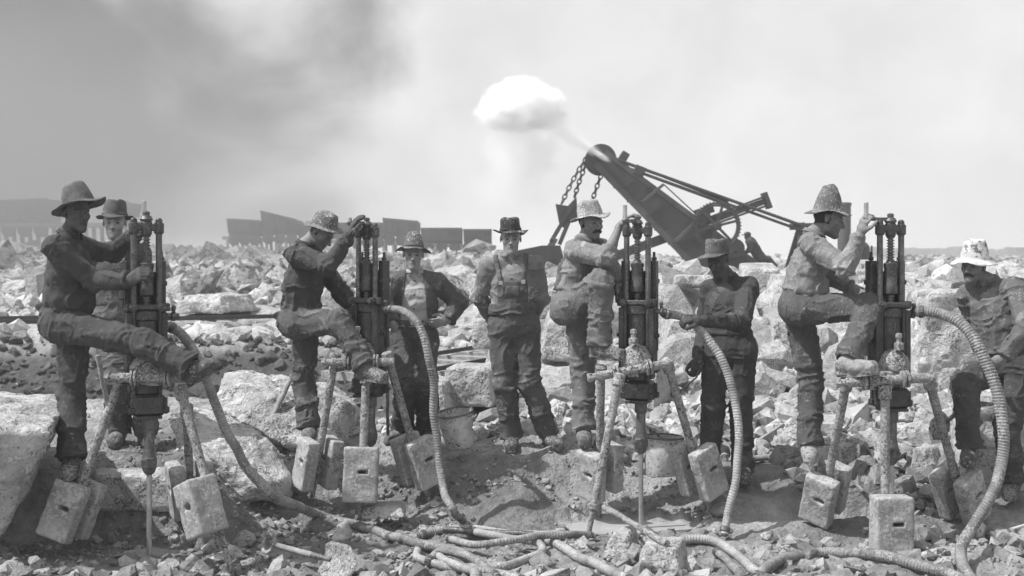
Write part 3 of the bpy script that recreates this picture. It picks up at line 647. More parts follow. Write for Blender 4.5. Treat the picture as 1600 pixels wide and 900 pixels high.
def hatmesh(root, c, R, m, crown=(.083, .098), h=.11, top=.72, brim=.075, droop=(0, 0, 0), dent=.02, seed=0, band=None, flat=False, rag=.004):
    """c: centre of the brim plane; droop=(mean, left-right tilt, side roll up)"""
    n = 56; th = np.arange(n) * 2 * np.pi / n; l, f, u = R; V = []; r_ = np.random.RandomState(seed)
    cx, cy = np.cos(th), np.sin(th)
    prof = [('b', 1.0), ('b', .8), ('b', .55), ('b', .28), ('b', .06), ('c', .02), ('c', .15), ('c', .32), ('c', .5), ('c', .68), ('c', .82), ('c', .92), ('t', .97), ('t', .8), ('t', .55), ('t', .28)]
    for ty, q in prof:
        if ty == 'b':
            rx, ry = crown[0] + brim * q, crown[1] + brim * q; z = q ** 1.3 * (droop[0] + droop[1] * cx + droop[2] * np.cos(2 * th)) - .004 * q
            w_ = noise(np.stack([cx * 1.6 + seed, cy * 1.6, 0 * cx], 1)) - .5; z = z + w_ * .035 * q * q; z = z + (r_.rand(n) - .5) * rag * (q > .9)
        elif ty == 'c':
            k = (1 - (1 - top) * q ** 1.6); rx, ry = crown[0] * k, crown[1] * k; z = h * q + 0 * cx
        else:
            k = top * (q if flat else q ** .8) * .98; rx, ry = crown[0] * k, crown[1] * k; z = h * (1.0 if flat else 1.0 + .16 * (1 - q)) - dent * np.exp(-((cx * q) / .35) ** 2) * (1 - .4 * q) + 0 * cx
        Q = np.outer(cx * rx, l) + np.outer(cy * ry, f) + np.outer(z + 0 * cx, u)
        if ty != 'b' or q < .3:
            Q = Q * (1 + ((noise(Q * 22 + seed * 3) - .5) * .16)[:, None])
        V.append(c + Q)
    m_ = len(V); zt = h * (1.0 if flat else 1.13) - dent; V = np.vstack(V + [np.array([c + u * zt])])
    Fc = [(i * n + j, i * n + (j + 1) % n, (i + 1) * n + (j + 1) % n, (i + 1) * n + j) for i in range(m_ - 1) for j in range(n)] + [((m_ - 1) * n + j, (m_ - 1) * n + (j + 1) % n, m_ * n) for j in range(n)]
    o = mesh_np('hat', V, Fc, m, root)
    sm = o.modifiers.new('s', 'SOLIDIFY'); sm.thickness = .004; sm.offset = -1
    if band:
        B = M(); pts = [c + l * math.cos(a) * (crown[0] + .001) + f * math.sin(a) * (crown[1] + .001) for a in th]
        V2 = np.vstack([[p_ + u * .004 for p_ in pts], [p_ + u * .015 + (p_ - c) * .02 for p_ in pts], [p_ + u * .027 - (p_ - c) * .0 for p_ in pts]])
        B.add(V2, [(i * n + j, i * n + (j + 1) % n, (i + 1) * n + (j + 1) % n, (i + 1) * n + j) for i in range(2) for j in range(n)]); ob = B.build('hat_band', band, o, True)
        q = ob.modifiers.new('s', 'SOLIDIFY'); q.thickness = .003; q.offset = 1
    return o

def boot(root, K, toe_dir, u, m, big=1., name='boot', shin=None):
    u = unit(u); f = unit(toe_dir - u * np.dot(toe_dir, u)); l = np.cross(f, u); R = np.array([l, f, u])
    pts = [K + u * .16, K - u * .08 - f * .09 - l * .06, K - u * .08 + f * .24 + l * .06, K - u * .08 + l * .06, K + f * .24 + u * .1]
    lo = np.min(pts, 0) - .08; hi = np.max(pts, 0) + .08; v = Vol(lo, hi, .006)
    sh = unit(shin - K) if shin is not None else u
    v.cap(K + sh * .13, K, .050, .047, k=.01, wr=.006, seed=big)
    v.cap(K - u * .035 - f * .035, K - u * .045 + f * .06, .043, .042, k=.03, w=l, st=1.0)
    v.cap(K - u * .040 + f * .06, K - u * .052 + f * .165, .043, .036, k=.03, w=l, st=1.25, wr=.007, seed=2)
    v.cap(K - u * .02, K - u * .045 + f * .12, .040, .030, k=.03, w=l, st=1.05)
    v.cap(K - u * .075 - f * .045, K - u * .075 + f * .0, .036, k=.004, w=l, st=1.0); v.cap(K - u * .075 + f * .02, K - u * .075 + f * .165, .030, .040, k=.01, w=l, st=1.15)
    x, y, z = v.grid(); pl = -((x - K[0]) * u[0] + (y - K[1]) * u[1] + (z - K[2]) * u[2]) - .088
    v.D = np.maximum(v.D, pl.astype(np.float32))
    v.build(name, m, root)
    s = M(); n = 20; V = []
    for zz, gr in ((-.098, .98), (-.086, 1.0), (-.076, 1.0)):
        for j in range(n):
            a = 2 * np.pi * j / n; c, s_ = math.cos(a), math.sin(a)
            y_ = .062 + c * .142 * gr; w_ = (.040 + .010 * c) * s_ * gr; V.append(K + f * y_ + l * w_ + u * zz)
    s.add(V, [(i * n + j, i * n + (j + 1) % n, (i + 1) * n + (j + 1) % n, (i + 1) * n + j) for i in range(2) for j in range(n)] + [tuple(range(n))[::-1], tuple(2 * n + j for j in range(n))]); s.build('boot_sole', m, root, True)

def person(sp):
    Y = sp['Y']; g = sp.get
    Nk = P(*sp['N'], Y); PV = P(*sp['PV'], Y + g('pvY', 0)); yaw = g('tyaw', 0); lat, fw = facing(yaw); spine = unit(Nk - PV)
    lt = unit(lat - spine * np.dot(lat, spine)); fr = unit(fw - spine * np.dot(fw, spine))
    Cs = Nk - spine * .075; swd = g('sw', .175); SA = Cs - lt * swd; SB = Cs + lt * swd
    if 'SA' in sp: SA = P(*sp['SA'])
    if 'SB' in sp: SB = P(*sp['SB'])
    J = {}
    for s, Sh in (('A', SA), ('B', SB)):
        e = sp['E' + s]; w = sp['W' + s]; hd = sp['H' + s]
        E = P(*e[:2], e[2]) if e[2] > 3 else solve(Sh, e[0], e[1], .29, e[2])
        Wr = P(*w[:2], w[2]) if w[2] > 3 else solve(E, w[0], w[1], .25, w[2])
        Hd = P(*hd[:2], hd[2]) if hd[2] > 3 else solve(Wr, hd[0], hd[1], .16, hd[2])
        J['S' + s], J['E' + s], J['W' + s], J['Hd' + s] = Sh, E, Wr, Hd
        hl, hf = facing(g('hyaw', yaw)); sg = -1 if s == 'A' else 1
        hp = PV - spine * .06 + hl * sg * .095
        kn = sp['K' + s]; an = sp['F' + s]; to = sp['T' + s]
        Kn = P(*kn[:2], kn[2]) if kn[2] > 3 else solve(hp, kn[0], kn[1], .44, kn[2])
        An = P(*an[:2], an[2]) if an[2] > 3 else solve(Kn, an[0], an[1], .42, an[2])
        To = P(*to[:2], to[2]) if to[2] > 3 else solve(An, to[0], to[1], .20, to[2])
        J['P' + s], J['K' + s], J['F' + s], J['T' + s] = hp, Kn, An, To
        ln = np.linalg.norm
        print('%-22s %s uarm %.2f farm %.2f thigh %.2f shin %.2f  ankle z %.2f Y %.2f' % (sp['id'], s, ln(E - Sh), ln(Wr - E), ln(Kn - hp), ln(An - Kn), An[2], An[1]))
    base = np.array([PV[0], PV[1], min(J['FA'][2], J['FB'][2]) - .1])
    root = empty('person', base, sp['label'], 'person', 'quarry drilling crew')
    # ---- body: head, neck, trunk, arms and hands as one surface
    H = P(*sp['head'], Y + g('hY', 0)); RH = frame(*sp['look']); hs = g('hscale', 1.0)
    allp = [H + [.14, .14, .17], H - [.14, .14, .17], SA, SB, PV] + [J[k] for k in ('EA', 'EB', 'WA', 'WB', 'HdA', 'HdB')]
    v = Vol(np.min(allp, 0) - .09, np.max(allp, 0) + .09, .0055)
    nb = Nk + fr * .0
    head(v, H, RH, nb)
    v.cap(nb, Cs - spine * .02, .06, .07, k=.03); v.cap(SA, SB, .045, k=.03); v.cap(Cs - spine * .05, PV, .085, .085, k=.03, w=lt, st=1.35)
    glv = sp.get('gloves', '')
    for s in 'AB':
        E, Wr, Hd = J['E' + s], J['W' + s], J['Hd' + s]
        v.cap(J['S' + s], E, .043, .037, k=.03); v.cap(E, E * .6 + Wr * .4, .040, .036, k=.02); v.cap(E * .6 + Wr * .4, Wr, .036, .0245, k=.02)
        d = unit(Hd - Wr); hn = np.array(sp.get('palm' + s, (0, 1, -.3)), float); ll = np.array(sp.get('thumb' + s, (0, -1, 0)), float)
        if s not in glv: hand(v, Wr, d, hn, ll, sp.get('curl' + s, .35))
        else: v.cap(Wr, Wr + d * .06, .02, k=.01)
    V, Q = v.mesh()
    body = mesh_np('body', V, Q, sp['skin'], root)
    q = (V - H) @ RH.T; x, y, z = q[:, 0], q[:, 1], q[:, 2]; tone = np.ones(len(V)); hd_ = (np.abs(z) < .16) & (np.abs(x) < .12) & (np.abs(y) < .16)
    hair = hd_ & (z > -.035 - .25 * np.clip(-y - .02, 0, .2)) & (y < .012 + .35 * np.clip(z - .03, 0, 1)) & ~((np.abs(x) > .071) & (y > -.028) & (z < .025)); tone[hair] = g('hair', .12)
    brow = hd_ & (y > .045) & (np.abs(z - .0205 - .05 * (.03 - np.abs(np.abs(x) - .03))) < .0055) & (np.abs(x) > .011) & (np.abs(x) < .049); tone[brow] = .5
    lips = hd_ & (y > .07) & (z < -.054) & (z > -.077) & (np.abs(x) < .024); tone[lips] = .66
    stub = hd_ & (y > .0) & (z < -.045) & (z > -.12) & ~lips; tone[stub] *= g('stubble', .85)
    eyes_ = hd_ & (y > .06) & (np.abs(z - .001) < .009) & (np.abs(np.abs(x) - .030) < .015); tone[eyes_] = .85
    set_tone(body, tone)
    if g('eyes', True):
        for s in (-1, 1):
            ec = H + RH[0] * s * .030 + RH[1] * .0745 + RH[2] * .0005; e = M(); e.sph(ec - RH[1] * .005, .0125, 14); eo = e.build('eye', EYE, root, True)
            gz = unit(RH[1] + np.array(g('gaze', (0, 0, 0)))); i_ = M(); i_.sph(ec - RH[1] * .005 + gz * .0080, .0055, 10); i_.build('iris', PUP, eo, True)
    if g('moustache'):
        mv = Vol(H - .16, H + .16, .0035); p = lambda a, b, c: H + RH[0] * a + RH[1] * b + RH[2] * c
        for s in (-1, 1): mv.cap(p(s * .003, .096, -.048), p(s * .024, .087, -.056), .0085 * g('moustache'), .0075 * g('moustache'), k=.004); mv.cap(p(s * .024, .087, -.056), p(s * .036, .076, -.068), .007 * g('moustache'), .003, k=.004)
        Vm, Qm = mv.mesh(); Vm += (noise(Vm * 240)[:, None] - .5) * .003; mesh_np('moustache', Vm, Qm, HAIR, root)
    # ---- shirt / jacket
    c = sp['coat']; pts = [SA, SB, PV, Nk] + [J[k] for k in ('EA', 'EB', 'WA', 'WB')]
    cv = Vol(np.min(pts, 0) - .2, np.max(pts, 0) + .16, .0085)
    wr = c.get('wr', .012); ww = c.get('w', 1.); A = PV + spine * c.get('hem', .06)
    mid = PV * .55 + Nk * .45; up = Cs - spine * .10; back = -fr
    cv.cap(A, mid, .128 * ww, .122 * ww, k=.03, w=lt, st=1.33, wr=wr, cuta=True, seed=sp['Y'])
    cv.cap(mid, up, .122 * ww, .112, k=.03, w=lt, st=1.38, wr=wr * .7)
    if c.get('blouse'): cv.cap(A + spine * .03 + fr * .02, A + spine * .03 + fr * .021, .135 * ww, k=.03, w=lt, st=1.32, wr=wr)
    cv.cap(SA + spine * .0, SB + spine * .0, .066, k=.03, wr=wr * .4); cv.cap(Nk - spine * .02, SA, .058, .062, k=.03); cv.cap(Nk - spine * .02, SB, .058, .062, k=.03)
    cv.cap(up + fr * .02 + lt * .06, up + fr * .02 + lt * .061, .085, k=.04); cv.cap(up + fr * .02 - lt * .06, up + fr * .02 - lt * .061, .085, k=.04)
    x, y, z = cv.grid(); Dt = cv.D.copy()
    for s in 'AB':
        E, Wr = J['E' + s], J['W' + s]; fr_ = c.get('roll' + s, .97); En = E + (Wr - E) * fr_; r1 = c.get('slv', .061)
        cv.cap(J['S' + s], E, .070, r1, k=.025, wr=wr * 1.1, seed=ord(s)); cv.cap(E, En, r1, .046 if fr_ > .8 else .055, k=.02, wr=wr * 1.1, cut=True, seed=ord(s) + 1)
        if fr_ < .8: d = unit(Wr - E); cv.cap(En - d * .03, En, .060, .062, k=.008, wr=.008, cut=True)
    # neck opening
    cv.cap(Nk + spine * .045 + fr * .01, Nk + spine * .17 + fr * .03, .050, .075, k=.010, op='s')
    V, Q = cv.mesh(); co = mesh_np(c.get('name', 'shirt'), V, Q, c['m'], root)
    pxl = lambda p: ((x - p[0]), (y - p[1]), (z - p[2]))
    def loc(p, a): dx, dy, dz = pxl(p); return dx * a[0] + dy * a[1] + dz * a[2]
    # collar
    k_ = M()
    if c.get('collar', True):
        th = np.linspace(.35, 2 * np.pi - .35, 26) + (np.pi / 2); rr = .064; V2 = []
        for (dz_, r2) in ((-.012, rr + .012), (.022, rr), (.034, rr + .001), (.012, rr + .020)):
            for a in th: V2.append(Nk + spine * (dz_ + .012 * (-math.sin(a))) + fr * (r2 * 1.02 * math.sin(a) + .004) + lt * r2 * math.cos(a))
        n = len(th); k_.add(V2, [(i * n + j, i * n + j + 1, (i + 1) * n + j + 1, (i + 1) * n + j) for i in range(3) for j in range(n - 1)]); ko = k_.build('collar', c['m'], root, True); so_ = ko.modifiers.new('s', 'SOLIDIFY'); so_.thickness = .004
    if c.get('buttons'):
        for q_ in np.linspace(.12, .8, 4):
            b_ = M(); p0 = Nk * (1 - q_) + PV * q_ + fr * .05; 
            # march outwards until the cloth surface is crossed
            for st_ in range(60):
                p1 = p0 + fr * st_ * .004; idx = np.round((p1 - cv.lo) / cv.h).astype(int)
                if (idx < 0).any() or (idx >= cv.n).any() or cv.D[tuple(idx)] > 0: break
            b_.lathe(p1 - fr * .002, fr, [(.006, 0), (.0065, .003), (.004, .004)], 8); b_.build('button', PUP, root)
    lay = sp.get('layer')
    def shell(name, D0, t, reg, m, h_=.008):
        vv = Vol(cv.lo, cv.lo + (np.array(cv.n) - 1) * cv.h - 1e-6, cv.h); vv.D = np.maximum(D0 - t, reg).astype(np.float32); vv.D = np.maximum(vv.D, -(D0 + .02)); return vv.build(name, m, root)
    if lay == 'bib':
        s_ = loc(PV, spine); a_ = loc(PV, lt); f_ = loc(PV, fr); Ls = np.linalg.norm(Nk - PV)
        reg = np.maximum(np.maximum(s_ - Ls * .62, -(s_ - .0)), np.maximum(np.abs(a_) - (.115 + .0 * s_), -f_ + .02)); shell('bib', Dt, .010, reg, sp['trousers']['m'])
        reg = np.maximum(np.maximum(s_ - Ls * .28, -s_ - .02), -.05 + 0 * a_); shell('overall_waist', Dt, .012, reg, sp['trousers']['m'])
        for sg in (-1, 1):
            reg = np.maximum(np.abs(a_ - sg * (.085 + .03 * np.clip((s_ - Ls * .6) / (Ls * .4), 0, 1)) * (1 - .0)) - .018, -(s_ - Ls * .56)); shell('strap', Dt, .013, reg, sp['trousers']['m'])
            bk = M(); bp = PV + spine * Ls * .60 + lt * sg * .085 + fr * .145; bk.box(bp, (.03, .006, .03), np.array([lt, fr, spine])); bk.build('buckle', MT['steel'], root)
        reg = np.maximum(np.abs(a_ - .0) - .055, np.abs(s_ - Ls * .45) - .045); reg = np.maximum(reg, -f_ + .02); shell('bib_pocket', Dt, .015, reg, sp['trousers']['m'])
    if lay == 'open_jacket':
        s_ = loc(PV, spine); a_ = loc(PV, lt); f_ = loc(PV, fr); Ls = np.linalg.norm(Nk - PV)
        Dj = cv.D - .011
        wv = .065 + .05 * np.clip(1 - s_ / Ls, 0, 1) + (noise(np.stack([a_ * 0 + s_ * 9, a_ * 0, s_ * 0 + .3], -1).reshape(-1, 3)).reshape(s_.shape) - .5) * .03 if False else .062 + .06 * np.clip(1 - s_ / Ls, 0, 1)
        reg = np.where(f_ > 0, wv - np.abs(a_), -.05); reg = np.maximum(reg, -(s_ + .02))
        vv = Vol(cv.lo, cv.lo + (np.array(cv.n) - 1) * cv.h - 1e-6, cv.h); vv.D = np.maximum(np.maximum(Dj, reg), -(cv.D + .012)).astype(np.float32)
        vv.cap(Nk + spine * .0 + fr * .01, Nk + spine * .15 + fr * .03, .062, .085, k=.012, op='s'); vv.build('jacket', sp['jm'], root)
    if lay == 'vest':
        s_ = loc(PV, spine); a_ = loc(PV, lt); f_ = loc(PV, fr); Ls = np.linalg.norm(Nk - PV)
        reg = np.where(f_ > 0, .02 + .10 * np.clip((s_ - Ls * .55) / Ls, 0, 1) - np.abs(a_), -.05); reg = np.maximum(reg, np.abs(a_) - .150); reg = np.maximum(reg, -(s_ - .02)); shell('vest', Dt, .012, reg, sp['jm'])
    # ---- trousers
    t = sp['trousers']; pts = [PV + spine * .15, PV - lat * .2, PV + lat * .2] + [J[k] for k in ('KA', 'KB', 'FA', 'FB', 'PA', 'PB')]
    tv = Vol(np.min(pts, 0) - .16, np.max(pts, 0) + .16, .0085); wr = t.get('wr', .014); fa = t.get('fat', 1.04)
    tv.cap(PV - spine * .02, PV + spine * t.get('rise', .10), .130 * ww, .124 * ww, k=.03, w=lt, st=1.3, wr=wr * .6, cut=True)
    tv.cap(J['PA'] * 1.0, J['PB'], .102, k=.04, wr=wr * .5); tv.cap(PV - spine * .05 - fr * .02, PV - spine * .05 - fr * .021, .120, k=.05, w=lt, st=1.15)
    for s in 'AB':
        kn, an = J['K' + s], J['F' + s]; d = unit(an - kn); e_ = an - d * t.get('short' + s, .0) + d * t.get('over', .0)
        tv.cap(J['P' + s], kn, .098 * fa, .077 * fa, k=.035, wr=wr, seed=ord(s), long=1.2); tv.cap(kn, kn * .45 + e_ * .55, .079 * fa, .074 * fa, k=.03, wr=wr, seed=ord(s) + 2, long=1.2)
        tv.cap(kn * .45 + e_ * .55, e_, .072 * fa, t.get('cuff', .076) * fa, k=.02, wr=wr * 1.2, seed=ord(s) + 3, cut=True, long=1.0)
        if t.get('turnup'): tv.cap(e_ - d * .06, e_ + d * .005, t.get('cuff', .076) * fa + .006, k=.004, wr=.006, cut=True, cuta=True)
    for s in 'AB':
        kn, an = J['K' + s], J['F' + s]; d = unit(an - kn); e_ = an - d * t.get('short' + s, .0) + d * t.get('over', .0)
        tv.cap(e_ - d * .06, e_ + d * .05, .050, .058, k=.006, op='s')
    tv.build('trousers', t['m'], root)
    if sp.get('belt'):
        b_ = M(); th = np.arange(40) * 2 * np.pi / 40; n = 40; V2 = []
        for dz_, ex in ((.075, 0), (.078, .004), (.112, .004), (.115, 0)):
            for a in th: V2.append(PV + spine * dz_ + lt * (.168 * ww + ex + .004) * math.cos(a) + fr * (.130 * ww + ex + .004) * math.sin(a))
        b_.add(V2, [(i * n + j, i * n + (j + 1) % n, (i + 1) * n + (j + 1) % n, (i + 1) * n + j) for i in range(3) for j in range(n)]); bo = b_.build('belt', LEATHER, root, True)
        k2 = M(); k2.box(PV + spine * .095 + fr * (.138 * ww), (.05, .008, .036), np.array([lt, fr, spine])); k2.build('buckle', MT['steel'], bo)
    if sp.get('rag'):
        rg = sp['rag']; a_ = P(rg[0], rg[1], rg[2]); rv = Vol(a_ - .15, a_ + .15, .007); r3 = np.random.RandomState(4)
        for q_ in range(7): o1 = (r3.rand(3) - .5) * [.07, .05, .12]; rv.cap(a_ + o1, a_ + o1 * .3 + [0, 0, -.05], .024, .03, k=.008, wr=.016, seed=q_)
        rv.build('rag', GLOVE, root)
    # ---- boots and gloves
    for s in 'AB':
        kn, an, to = J['K' + s], J['F' + s], J['T' + s]; u = np.array(sp.get('sole' + s, (0, 0, 1.)), float)
        td = to - an
        boot(root, an, td, u, sp.get('bootm', LEATHER), shin=kn)
        if s in glv:
            Wr, Hd = J['W' + s], J['Hd' + s]; d = unit(Hd - Wr); gv = Vol(np.minimum(Wr, Hd) - .15, np.maximum(Wr, Hd) + .15, .0055)
            hand(gv, Wr, d, np.array(sp.get('palm' + s, (0, 1, -.3)), float), np.array(sp.get('thumb' + s, (0, -1, 0)), float), sp.get('curl' + s, .35), .0035)
            gv.cap(Wr - d * .05, Wr + d * .02, .044, .032, k=.015, wr=.005, cuta=True); gv.build('glove', GLOVE, root)
    # ---- hat
    h = sp['hat']; Rh = frame(*h['tilt']); hc = H + RH[2] * h.get('up', .048) - RH[1] * .012 + np.array([h.get('sx', 0), 0, 0])
    kw = {k: h[k] for k in h if k not in ('tilt', 'up', 'sx')}; hatmesh(root, hc, Rh, **kw)
    J['H'] = H; J['Nk'] = Nk; J['PV'] = PV; J['root'] = root; return J

